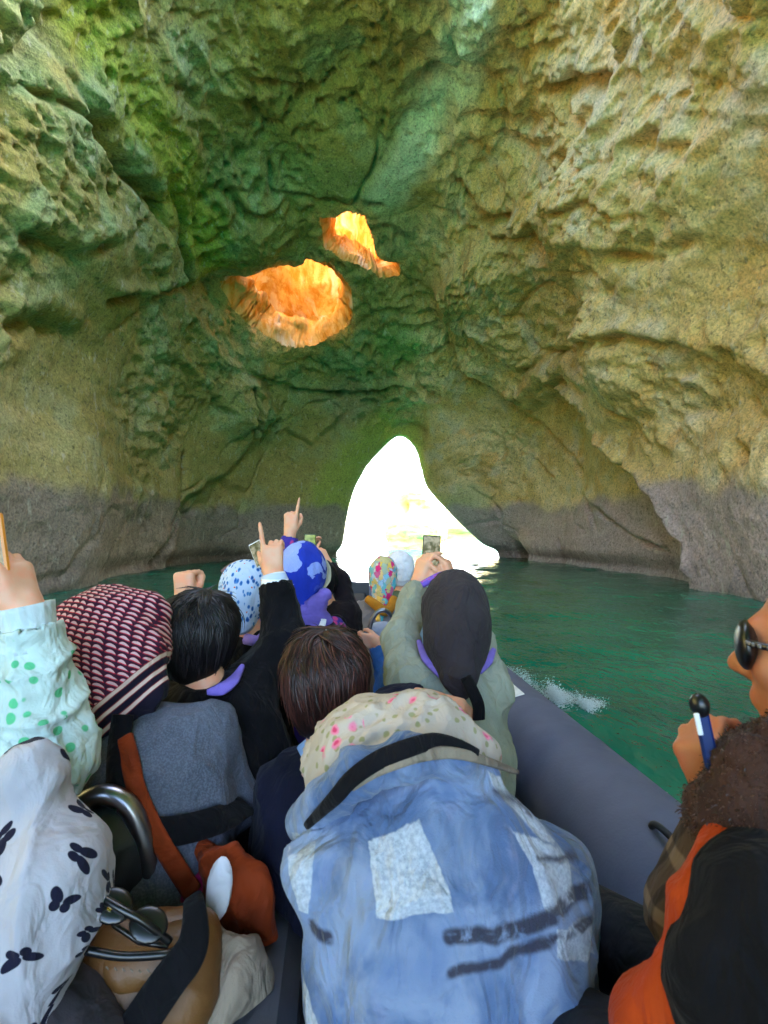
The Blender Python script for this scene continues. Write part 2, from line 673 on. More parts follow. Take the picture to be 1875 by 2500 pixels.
# --- colours of the rock, plus painted sunlight under the openings
def lin(r, g, b):
    f = lambda c: (c / 255 / 12.92) if c / 255 <= .04045 else ((c / 255 + .055) / 1.055) ** 2.4
    return np.array([f(r), f(g), f(b)])


def blend(col, new, w):
    return col + (np.asarray(new) - col) * w[:, None]


n1, n2, n3 = fbm(pb / 2.6, 4, 101), fbm(pb / 1.1, 4, 111), fbm(pb / .45, 3, 121)
ochre, tan, grey = lin(186, 164, 112), lin(204, 188, 150), lin(168, 162, 148)
green, moss, teal = lin(140, 150, 92), lin(150, 156, 80), lin(150, 176, 146)
mauve, slate = lin(152, 140, 146), lin(116, 108, 110)
col = np.tile(ochre, (len(pb), 1))
col = blend(col, tan, sstep(-.2, .35, n1 + .5 * n2) * .8)
col = blend(col, grey, sstep(.1, .5, n2 + .4 * n3) * .6)
col = blend(col, lin(190, 148, 84), sstep(.2, .5, fbm(pb / .8, 3, 133)) * .5 * right)
leftg = sstep(4.2, -1.0, x + .22 * (18 - z) * sstep(4, 16, z) * 0 + 2.0 * n1)
roof = sstep(5.0, 10.5, z + 2 * n1)
col = blend(col, green, np.clip(leftg * (.45 + .5 * roof), 0, 1) * (.7 + .3 * n2))
col = blend(col, teal, sstep(.05, .5, n2 + .6 * n1) * leftg * roof * .55)


def patch(u, v, rad, c, amt=.8, ax=(1, 1, 1)):
    global col
    p0 = on_rock(u, v)
    d = np.linalg.norm((pb - p0) * np.array(ax), axis=1) / rad + .45 * n2
    col = blend(col, c, sstep(1, .45, d) * amt)


def streak(pts, width, c, amt=.8):
    global col
    d = seg_dist(pb, [on_rock(*p) for p in pts]) / width + .5 * n2
    col = blend(col, c, sstep(1, .3, d) * amt)


streak([(230, 60), (330, 260), (420, 420), (480, 560), (520, 660)], 1.5, lin(160, 172, 70), .85)
streak([(1150, 0), (1100, 190), (1020, 330), (930, 470)], 1.2, lin(180, 208, 192), .9)
streak([(560, 400), (700, 420), (860, 430)], 1.6, lin(136, 164, 122), .5)
patch(975, 835, 1.8, lin(132, 170, 108), .75)
patch(960, 560, 1.6, lin(150, 160, 126), .6)
patch(740, 730, 3.4, lin(136, 144, 124), .5)
streak([(930, 1050), (860, 1110), (810, 1200), (790, 1300)], 2.0, lin(166, 178, 100), .9)
streak([(950, 1070), (1000, 1085), (1030, 1150)], 1.0, lin(180, 184, 100), .8)
patch(1130, 1240, 2.2, lin(154, 166, 132), .7)
patch(850, 970, 2.4, lin(150, 146, 128), .6)
# wet, wave-washed foot: mauve-grey, darker at the waterline
zt = z + 1.0 * n1 + .35 * n2
band = sstep(3.6, 2.9, zt)
col = blend(col, mauve, band * .9)
col = blend(col, slate, sstep(1.2, .1, z + .5 * n2) * .65)
col = blend(col, lin(96, 84, 78), sstep(.9, .2, z + .3 * n2) * sstep(20, 26, pb[:, 1]) * .7)
# orange limestone round the openings; sunlight fading below them is painted into the colour
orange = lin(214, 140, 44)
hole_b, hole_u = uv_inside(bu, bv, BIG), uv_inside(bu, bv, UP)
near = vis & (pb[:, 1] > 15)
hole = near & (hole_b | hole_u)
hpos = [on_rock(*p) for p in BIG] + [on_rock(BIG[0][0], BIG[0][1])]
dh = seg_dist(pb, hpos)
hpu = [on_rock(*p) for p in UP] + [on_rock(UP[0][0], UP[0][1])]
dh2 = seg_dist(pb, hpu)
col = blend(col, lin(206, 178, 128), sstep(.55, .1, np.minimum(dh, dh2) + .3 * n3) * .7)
patch(700, 840, 1.7, lin(222, 184, 128), .85, (.6, 1, 1.2))  # cream-orange ledge stands in for sunlight falling off under the opening
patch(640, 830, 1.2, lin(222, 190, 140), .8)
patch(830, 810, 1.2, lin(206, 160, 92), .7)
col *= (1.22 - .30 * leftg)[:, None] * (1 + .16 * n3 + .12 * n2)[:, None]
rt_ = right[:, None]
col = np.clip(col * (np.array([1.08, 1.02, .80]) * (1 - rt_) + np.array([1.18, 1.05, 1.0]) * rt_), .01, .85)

keep = ~(hole[quads].all(1))
yq = rock[quads[:, 0], 1]
xq = rock[quads[:, 0], 0]
zq = rock[quads[:, 0], 2]
# unseen wide opening, added in the roof overhead to light the walls
sky_d = np.hypot((xq + .9) / 4.9, (yq - 9.0) / 4.8) + .16 * fbm(rock[quads[:, 0]] / 2.2, 3, 77)
keep &= ~((sky_d < 1) & (zq - CAMZ > 1.12 * yq) & (zq > 14))
fq = quads[keep]

rm = Mat('cave_limestone', rough=.85, spec=.25)
o_ = rm.obj()
vc = rm.attr('col', 'Color')
g1 = rm.noise(o_, 2.2, 4, .6)
g2 = rm.noise(o_, 14, 3, .65)
g3 = rm.noise(rm.vscale(o_, (1, 1, .45)), 45, 2, .6)
k = rm.mix(g2.ss(.3, .7), (.72, .74, .74), (1.22, 1.2, 1.16))
cc = rm.mix(1.0, vc, k, 'MULTIPLY')
sp1 = rm.noise(o_, 7.5, 4, .72)
sp2 = rm.noise(rm.vscale(o_, (1, 1, .4)), 4.2, 4, .7)
cc = rm.mix(sp1.ss(.54, .66) * .55, cc, (.055, .055, .045))
cc = rm.mix(sp2.ss(.57, .70) * .45, cc, (.62, .57, .46))
zz = rm.sep(o_)[2]
hgt = g1 * 1.0 + g2 * .20 + g3 * .02
wet = zz.ss(1.6, .1)
rm.set(color=cc, normal=rm.bump(hgt, .75, .16), rough=.9 - wet * .35)
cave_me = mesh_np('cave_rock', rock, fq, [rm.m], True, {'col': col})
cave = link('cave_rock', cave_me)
tag(cave, kind='structure')


# --- rims of the openings: the thickness of the vault, leading up into a sunlit shaft
def rim(name, sel):
    q = quads[near[quads].all(1)]
    ins = sel[q].all(1)
    qi = q[ins]
    e = np.concatenate([qi[:, [0, 1]], qi[:, [1, 2]], qi[:, [2, 3]], qi[:, [3, 0]]])
    es = np.sort(e, 1)
    key = es[:, 0].astype(np.int64) * len(base) + es[:, 1]
    un, ix, ct = np.unique(key, return_index=True, return_counts=True)
    be = e[ix[ct == 1]]
    ids, inv = np.unique(be, return_inverse=True)
    be = inv.reshape(-1, 2)
    p0 = rock[ids]
    cent = p0.mean(0)
    layers = []
    nl_ = 12
    for l_ in range(nl_):
        f = l_ / (nl_ - 1)
        off = (p0 - cent) * np.array([1, .6, 1])
        p = p0 + np.array([0, .55, .85]) * 1.7 * f - off * (.26 * math.sin(f * 1.57))
        p = p + (.20 * f ** .5) * np.stack([fbm(p / .8, 3, 200), fbm(p / .8, 3, 210), fbm(p / .8, 3, 220)], 1) * 2
        layers.append(p)
    v = np.concatenate(layers)
    n = len(ids)
    qs = np.concatenate([np.stack([be[:, 1] + l_ * n, be[:, 0] + l_ * n, be[:, 0] + (l_ + 1) * n, be[:, 1] + (l_ + 1) * n], 1) for l_ in range(nl_ - 1)])
    return link(name, mesh_np(name, v, qs, [om.m]), cave), cent


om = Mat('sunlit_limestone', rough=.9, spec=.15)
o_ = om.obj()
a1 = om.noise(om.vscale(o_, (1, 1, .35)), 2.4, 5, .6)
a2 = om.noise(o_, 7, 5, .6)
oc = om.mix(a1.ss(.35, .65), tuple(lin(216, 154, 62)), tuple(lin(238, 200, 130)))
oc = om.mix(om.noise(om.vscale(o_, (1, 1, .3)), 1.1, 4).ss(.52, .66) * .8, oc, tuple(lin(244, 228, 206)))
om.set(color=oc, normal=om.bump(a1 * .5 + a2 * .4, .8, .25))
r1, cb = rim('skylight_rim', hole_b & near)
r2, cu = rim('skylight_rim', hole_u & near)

# the shaft above: rough orange walls, open to the sky
na, nz = 220, 150
ang = np.linspace(0, 2 * np.pi, na, endpoint=False)
hz = np.linspace(9, 33, nz)
AA, HH = np.meshgrid(ang, hz, indexing='ij')
rx = 6.6 + .06 * (HH - 9)
ryy = 6.0 + .06 * (HH - 9)
sv = np.stack([-2.6 + np.cos(AA) * rx, 24.6 + np.sin(AA) * ryy, HH], -1).reshape(-1, 3)
# keep the front of the shaft outside the vault of the cave
sn = np.stack([-np.cos(AA), -np.sin(AA), np.zeros_like(AA)], -1).reshape(-1, 3)
rel = 1.2 * fbm(sv / 3, 3, 300) + .5 * ridged(sv / np.array([.9, .9, 3.0]), 4, 310)
f1, f2 = worley(sv / np.array([3.4, 3.4, 2.4]), 320)
rel -= 1.6 * sstep(.55, .1, f1)
for (u_, v_, d_, rr_, am_) in ((690, 745, 31.0, 1.5, -2.6), (835, 740, 30.5, .7, -1.2), (590, 690, 31, 1.0, .9), (780, 690, 30.5, .8, 1.1), (700, 800, 30.0, 1.2, .9), (865, 545, 29.0, .8, -1.8), (815, 580, 29.0, .8, .9), (950, 665, 29, .5, .5)):
    rel += am_ * np.exp(-(np.linalg.norm((sv - P(u_, v_, d_)) * np.array([1, .35, 1.2]), axis=1) / rr_) ** 2)
sv = sv + sn * rel[:, None]
sq = grid_quads(na, nz, wrap_u=True)
front = sv[sq[:, 0]]
hh_ = np.interp(front[:, 1], [9, 15, 20, 24.5, 28.5, 31.3], [18.6, 18.2, 17.2, 15.4, 12.9, 10.9])
ww_ = np.interp(front[:, 1], [9, 15, 20, 24.5, 28.5, 31.3], [10.4, 10.8, 11, 10.6, 9.8, 8.6])
sq = sq[(np.abs(front[:, 0]) / ww_) ** 2.78 + (front[:, 2] / hh_) ** 2.35 > 1.2]
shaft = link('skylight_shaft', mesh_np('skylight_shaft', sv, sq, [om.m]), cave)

# ================================================================== water
ym = Mat('sea_water', rough=.08, spec=.27)
o_ = ym.obj()
wn1 = ym.noise(ym.vscale(o_, (1, .55, 1)), 1.6, 4, .55, .4)
wn2 = ym.noise(ym.vscale(o_, (1, .6, 1)), 7.5, 3, .5, .3)
wc = ym.mix(ym.noise(o_, .35, 3).ss(.35, .65), tuple(lin(5, 98, 80)), tuple(lin(12, 122, 96)))
ym.set(color=wc, normal=ym.bump(wn1 * .7 + wn2 * .25, .55, .22))
nx, ny = 260, 320
gx = np.linspace(-13, 13, nx)
gy = -8 + 60 * np.linspace(0, 1, ny) ** 1.35
GX, GY = np.meshgrid(gx, gy, indexing='ij')
wv = np.stack([GX, GY, np.zeros_like(GX)], -1).reshape(-1, 3)
wz = .05 * fbm(wv / np.array([1.6, 1.0, 1]), 3, 400) + .03 * ridged(wv / np.array([.9, .6, 1]), 2, 410)
edge = sstep(13, 11.6, np.abs(wv[:, 0])) * sstep(-8, -7, wv[:, 1]) * sstep(52, 49, wv[:, 1])
wv[:, 2] = wz * edge
# the cave's water sheet is set into the open sea, which starts at its rim
wq = grid_quads(nx, ny)
idx = np.arange(nx * ny).reshape(nx, ny)
loop = np.concatenate([idx[:, 0], idx[-1, 1:], idx[-2::-1, -1], idx[0, -2:0:-1]])
cx, cy = 0.0, 22.0
n0 = len(wv)
rings = [loop]
vs = [wv]
for sc in (1.6, 3, 8, 30, 120):
    r = wv[loop].copy()
    r[:, 0] = cx + (r[:, 0] - cx) * sc
    r[:, 1] = cy + (r[:, 1] - cy) * sc
    r[:, 2] = 0
    rings.append(np.arange(n0, n0 + len(loop)))
    vs.append(r)
    n0 += len(loop)
rq = []
for a, b in zip(rings[:-1], rings[1:]):
    a2, b2 = np.roll(a, -1), np.roll(b, -1)
    rq.append(np.stack([a, b, b2, a2], 1))
wvv = np.concatenate(vs)
wqq = np.concatenate([wq] + rq)
nn = np.cross(wvv[wqq[:, 2]] - wvv[wqq[:, 0]], wvv[wqq[:, 3]] - wvv[wqq[:, 1]])[:, 2]
wqq[nn < 0] = wqq[nn < 0][:, ::-1]
tag(link('sea_water', mesh_np('sea_water', wvv, wqq, [ym.m])), kind='structure')

# ================================================================== sunlit cliff and stack beyond the arch
pm = Mat('pale_limestone', rough=.9, spec=.15)
o_ = pm.obj()
a1 = pm.noise(pm.vscale(o_, (.5, .5, 1.6)), .35, 5, .6)
a2 = pm.noise(o_, 1.4, 4, .6)
pm.set(color=pm.mix(a1.ss(.35, .65), tuple(lin(214, 178, 108)), tuple(lin(236, 212, 160))), normal=pm.bump(a1 + a2 * .4, .8, .8))


def crag(name, cx, cy, rx, ry, h, seed, label, cave_at=None):
    na, nz = 120, 80
    a = np.linspace(0, 2 * np.pi, na, endpoint=False)
    t = np.linspace(0, 1, nz)
    A_, T_ = np.meshgrid(a, t, indexing='ij')
    rr = np.sqrt(np.clip(1 - np.clip((T_ - .45) / .55, 0, 1) ** 2.2, 0, 1)) * (1 - .12 * T_)
    v = np.stack([cx + np.cos(A_) * rx * rr, cy + np.sin(A_) * ry * rr, -1 + T_ * (h + 1)], -1).reshape(-1, 3)
    n = np.stack([np.cos(A_), np.sin(A_), .2 + 0 * A_], -1).reshape(-1, 3)
    s0 = min(rx, ry)
    d = .22 * s0 * fbm(v / (s0 * .8), 4, seed) + .10 * s0 * ridged(v / np.array([s0 * .4, s0 * .4, s0 * .25]), 3, seed + 5)
    d -= .10 * s0 * np.exp(-((v[:, 2] - .6) / .8) ** 2)
    if cave_at is not None:
        d -= .55 * s0 * np.exp(-((np.linalg.norm((v - np.array(cave_at)) * np.array([1, .3, .7]), axis=1)) / (s0 * .25)) ** 2)
    v = v + n * d[:, None]
    return tag(link(name, mesh_np(name, v, grid_quads(na, nz, True), [pm.m])), label, 'rock')


crag('sea_stack', 3.4, 54, 3.5, 2.7, 6.2, 500, 'small sunlit sea stack with a hollow, standing in the water beyond the cave arch', (1.7, 52, 4.6))
crag('sea_cliff', 26, 150, 24, 14, 9, 520, 'low pale sunlit cliff on the horizon behind the sea stack')
# ================================================================== implicit modelling: smooth unions turned into one skin
def unit(v):
    v = np.asarray(v, float)
    return v / max(np.linalg.norm(v), 1e-9)


def frame(fwd, up=(0, 0, 1)):
    """columns right, forward, up"""
    f = unit(fwd)
    r = unit(np.cross(f, up))
    return np.stack([r, f, np.cross(r, f)], 1)


def cap(p0, p1, r0, r1=None, k=None):
    return ('c', np.asarray(p0, float), np.asarray(p1, float), r0, r0 if r1 is None else r1, k)


def ell(c, rad, R=None, k=None):
    return ('e', np.asarray(c, float), np.asarray(rad, float), np.eye(3) if R is None else R, None, k)


def chain(pts, rads, k=None):
    return [cap(a, b, ra, rb, k) for a, b, ra, rb in zip(pts[:-1], pts[1:], rads[:-1], rads[1:])]


def sub(pr, k=.006):
    return ('s', pr, k)


def cut(p, n):
    """removes everything on the side n points to, within the whole field"""
    return ('h', np.asarray(p, float), unit(n))


def _bb(pr):
    if pr[0] == 'c':
        return np.minimum(pr[1] - pr[3], pr[2] - pr[4]), np.maximum(pr[1] + pr[3], pr[2] + pr[4])
    e = np.sqrt(((pr[3] * pr[2][None, :]) ** 2).sum(1))
    return pr[1] - e, pr[1] + e


def _ev(pr, g):
    if pr[0] == 'c':
        a, b, ra, rb = pr[1], pr[2], pr[3], pr[4]
        ab = b - a
        L = max(ab @ ab, 1e-9)
        q = g - a.astype(np.float32)
        t = np.clip((q @ ab.astype(np.float32)) / L, 0, 1)
        return np.sqrt(((q - t[..., None] * ab.astype(np.float32)) ** 2).sum(-1)) - (ra + (rb - ra) * t)
    q = (g - pr[1].astype(np.float32)) @ pr[3].astype(np.float32)
    k0 = np.sqrt(((q / pr[2].astype(np.float32)) ** 2).sum(-1))
    k1 = np.sqrt(((q / (pr[2] ** 2).astype(np.float32)) ** 2).sum(-1))
    return k0 * (k0 - 1) / np.maximum(k1, 1e-6)


def skin(prims, vox=.006, k=.02):
    """surface of the smooth union of prims (surface nets): verts, quads"""
    adds = [p for p in prims if p[0] in 'ce']
    los, his = zip(*[_bb(p) for p in adds])
    lo = np.min(los, 0) - 3 * vox - k * .5
    hi = np.max(his, 0) + 3 * vox + k * .5
    n = np.ceil((hi - lo) / vox).astype(int) + 1
    F = np.full(n, .2, np.float32)
    ax = [(lo[i] + np.arange(n[i]) * vox).astype(np.float32) for i in range(3)]

    def block(l, h, pad):
        i0 = np.clip(np.floor((l - pad - lo) / vox).astype(int), 0, n - 1)
        i1 = np.clip(np.ceil((h + pad - lo) / vox).astype(int) + 1, 1, n)
        sl = tuple(slice(a, b) for a, b in zip(i0, i1))
        g = np.stack(np.meshgrid(*[ax[i][sl[i]] for i in range(3)], indexing='ij'), -1)
        return sl, g

    for p in prims:
        if p[0] in 'ce':
            kk = k if p[5] is None else p[5]
            sl, g = block(*_bb(p), max(kk, 2 * vox) + vox)
            d = _ev(p, g)
            a = F[sl]
            h = np.maximum(kk - np.abs(a - d), 0) / max(kk, 1e-6)
            F[sl] = np.minimum(a, d) - h * h * kk * .25
        elif p[0] == 's':
            sl, g = block(*_bb(p[1]), 2 * vox + .01)
            d = -_ev(p[1], g)
            a = F[sl]
            kk = p[2]
            h = np.maximum(kk - np.abs(a - d), 0) / kk
            F[sl] = np.maximum(a, d) + h * h * kk * .25
        else:
            g = np.stack(np.meshgrid(*ax, indexing='ij'), -1)
            F = np.maximum(F, ((g - p[1].astype(np.float32)) @ p[2].astype(np.float32)))
    ins = F < 0
    m = ins[:-1, :-1, :-1]
    cnt = np.zeros(m.shape, np.int8)
    for a in (0, 1):
        for b in (0, 1):
            for c in (0, 1):
                cnt += ins[a:n[0] - 1 + a, b:n[1] - 1 + b, c:n[2] - 1 + c]
    act = np.argwhere((cnt > 0) & (cnt < 8))
    vid = np.full(m.shape, -1, np.int64)
    vid[act[:, 0], act[:, 1], act[:, 2]] = np.arange(len(act))
    cor = {}
    for a in (0, 1):
        for b in (0, 1):
            for c in (0, 1):
                cor[a, b, c] = F[act[:, 0] + a, act[:, 1] + b, act[:, 2] + c]
    acc = np.zeros((len(act), 3))
    num = np.zeros(len(act))
    for axis in range(3):
        for s in (0, 1):
            for t in (0, 1):
                c0 = [s, t]
                c0.insert(axis, 0)
                c1 = [s, t]
                c1.insert(axis, 1)
                f0, f1_ = cor[tuple(c0)], cor[tuple(c1)]
                x_ = (f0 < 0) != (f1_ < 0)
                tt_ = np.where(x_, f0 / np.where(x_, f0 - f1_, 1), 0)
                pt = np.tile(np.array(c0, float), (len(act), 1))
                pt[:, axis] += tt_
                acc += pt * x_[:, None]
                num += x_
    V = lo + (act + acc / num[:, None]) * vox
    Q = []
    for axis in range(3):
        o1, o2 = [(1, 2), (2, 0), (0, 1)][axis]
        a = [slice(1, -1)] * 3
        b = [slice(1, -1)] * 3
        a[axis] = slice(0, -1)
        b[axis] = slice(1, None)
        A_, B_ = ins[tuple(a)], ins[tuple(b)]
        for flip in (False, True):
            e = np.argwhere((A_ & ~B_) if not flip else (~A_ & B_))
            if not len(e):
                continue
            off = np.ones(3, int)
            off[axis] = 0
            e = e + off
            d1 = np.zeros(3, int)
            d1[o1] = 1
            d2 = np.zeros(3, int)
            d2[o2] = 1
            q4 = [e - d1 - d2, e - d2, e, e - d1]
            q = np.stack([vid[t[:, 0], t[:, 1], t[:, 2]] for t in q4], 1)
            Q.append(q[:, ::-1] if flip else q)
    Q = np.concatenate(Q)
    Q = Q[(Q >= 0).all(1)]
    # one light smoothing pass
    for _ in range(2):
        s_ = np.zeros_like(V)
        c_ = np.zeros(len(V))
        for i in range(4):
            j = (i + 1) % 4
            for ax_ in range(3):
                s_[:, ax_] += np.bincount(Q[:, i], V[Q[:, j], ax_], len(V)) + np.bincount(Q[:, j], V[Q[:, i], ax_], len(V))
            c_ += np.bincount(Q[:, i], minlength=len(V)) + np.bincount(Q[:, j], minlength=len(V))
        V = V + .5 * (s_ / np.maximum(c_, 1)[:, None] - V)
    return V, Q


def wrinkle(V, Q, amp=.010, scale=.10, stretch=(1, 1, 1), seed=0, amp2=None):
    """cloth: folds with soft valleys and tighter crests pushed along the normals"""
    n = vnormals(V, Q)
    q = V * np.asarray(stretch) / scale
    q = q + 1.1 * np.stack([fbm(q * .45, 2, seed + 3), fbm(q * .45, 2, seed + 4), fbm(q * .45, 2, seed + 5)], 1)
    r = 1 - np.abs(vnoise(q * .8, seed)) * 1.7
    r2 = 1 - np.abs(vnoise(q * 1.7 + 9, seed + 1)) * 1.7
    where = sstep(-.25, .35, fbm(q * .33, 2, seed + 7))
    d = amp * (np.sign(r) * np.abs(r) ** 1.4 * .8 + where * .65 * np.sign(r2) * np.abs(r2) ** 1.6 - .25) + (amp * .22 if amp2 is None else amp2) * fbm(q * 4.1, 2, seed + 9)
    return V + n * d[:, None]


def head_prims(H, R, s=1.0):
    """skull, jaw, nose, lips, brow, ears; R columns right, forward, up"""
    g = lambda x, y, z: H + R @ (np.array([x, y, z]) * s)
    pr = [ell(g(0, -.012, .028), np.array([.074, .094, .092]) * s, R), ell(g(0, .022, -.035), np.array([.060, .070, .080]) * s, R, .03),
          cap(g(0, .062, -.095), g(0, .050, -.07), .022 * s, .03 * s, .03),
          cap(g(0, .090, .012), g(0, .112, -.026), .009 * s, .014 * s, .012),
          cap(g(-.012, .098, -.032), g(.012, .098, -.032), .010 * s, None, .008),
          cap(g(-.018, .088, -.060), g(.018, .088, -.060), .0085 * s, None, .008),
          cap(g(-.014, .086, -.071), g(.014, .086, -.071), .009 * s, None, .008),
          cap(g(-.036, .080, .030), g(.036, .080, .030), .013 * s, None, .02),
          ell(g(-.040, .062, -.018), np.array([.024, .024, .024]) * s, R, .02), ell(g(.040, .062, -.018), np.array([.024, .024, .024]) * s, R, .02)]
    for e in (-1, 1):
        pr.append(ell(g(e * .077, -.006, -.008), np.array([.009, .020, .031]) * s, R, .008))
        pr.append(sub(ell(g(e * .031, .092, .008), np.array([.015, .012, .008]) * s, R), .008))
        pr.append(ell(g(e * .031, .080, .008), np.array([.013, .0125, .0125]) * s, R, .003))
    return pr


def hand_prims(W, d, palm, curls, side=1, s=1.0, spread=.10, thumb=(.55, .35)):
    """W wrist; d direction of the hand; palm the way the palm faces; curls five bends (thumb first); side +1 when the thumb lies on
    cross(d, palm)"""
    d = unit(d)
    n = unit(np.asarray(palm, float) - d * (np.asarray(palm, float) @ d))
    t = np.cross(d, n) * side
    g = lambda a, b, c: W + (d * a + t * b + n * c) * s
    pr = [cap(g(-.04, 0, 0), g(.01, 0, 0), .026 * s, .027 * s, .02)]
    bx = (.026, .009, -.009, -.026)
    for b in bx:
        pr.append(cap(g(.018, b * .7, 0), g(.086, b, -.002), .0145 * s, .0125 * s, .012))
    pr.append(cap(g(.02, .018, .008), g(.06, .022, .010), .016 * s, .013 * s, .012))
    L = ((.042, .026, .020), (.046, .029, .021), (.043, .027, .020), (.034, .021, .017))
    for i, b in enumerate(bx):
        c = curls[i + 1]
        p = g(.088, b, -.002)
        ang = 0.0
        r = .0092 if i < 3 else .0082
        sp_ = t * (b / .026 * spread)
        for j, l in enumerate(L[i]):
            ang += c * (1.35, 1.65, .9)[j]
            dv = unit(d * math.cos(ang) + n * math.sin(ang) + sp_ * max(math.cos(ang), 0))
            q_ = p + dv * l * s
            pr.append(cap(p, q_, r * s, (r - .0008) * s, .005))
            p, r = q_, r - .0008
    p = g(.022, .026, .008)
    ang = thumb[0]
    for j, l in enumerate((.040, .032, .026)):
        a2 = ang - curls[0] * (.25, .7, .8)[j] * 1.0
        ang = a2
        dv = unit(d * math.cos(ang) + t * math.sin(ang) + n * (thumb[1] + curls[0] * .5))
        q_ = p + dv * l * s
        pr.append(cap(p, q_, (.0135, .0105, .0098)[j] * s, (.0110, .0100, .0088)[j] * s, .008))
        p = q_
    return pr


# ------------------------------------------------------------------ fabrics
def cloth_mat(name, color, var=.15, weave=420, rough=.92, sheen=.04, heather=0, bump=.35, pat=None):
    m = Mat(name, rough=rough, spec=.12, sheen=sheen)
    o = m.obj()
    big = m.noise(o, 9, 3)
    fine = m.noise(o, weave, 2, .6)
    c = tuple(color)
    lo_ = tuple(x_ * (1 - var) for x_ in c)
    hi_ = tuple(min(x_ * (1 + var), .95) for x_ in c)
    cc_ = m.mix(big.ss(.35, .65), lo_, hi_)
    if heather:
        cc_ = m.mix(fine.ss(.4, .65) * heather, cc_, tuple(min(x_ * 1.9 + .02, .9) for x_ in c))
    if pat:
        cc_ = pat(m, cc_)
    fold = m.noise(m.vscale(o, (1, 1, .6)), 17, 3, .5, .8)
    m.set(color=cc_, normal=m.bump(fine, bump * .5, .0025, m.bump(fold, min(1.0, bump * 1.5), .028)))
    return m.m


def skin_mat(name, c):
    m = Mat(name, rough=.5, spec=.4)
    o = m.obj()
    a = m.noise(o, 30, 3)
    b = m.noise(o, 260, 2)
    cc_ = m.mix(a.ss(.35, .7), tuple(c), (min(c[0] * 1.1, 1), c[1] * .86, c[2] * .8))
    m.set(color=cc_, normal=m.bump(b + a * .6, .15, .002), sss=.08)
    m.b.inputs['Subsurface Radius'].default_value = (.01, .004, .002)
    return m.m


SKIN = skin_mat('skin_light', lin(222, 168, 138))
SKIN_D = skin_mat('skin_warm', lin(178, 116, 84))
def hair_mat(name, a, b):
    m = Mat(name, rough=.46, spec=.35)
    m.set(color=m.mix(m.attr('hv', 'Fac').pow(2.0), tuple(a), tuple(b)))
    return m.m


HAIR_BLACK = hair_mat('hair_black', lin(14, 12, 14), lin(44, 38, 42))
HAIR_BROWN = hair_mat('hair_brown', lin(26, 14, 13), lin(84, 44, 36))


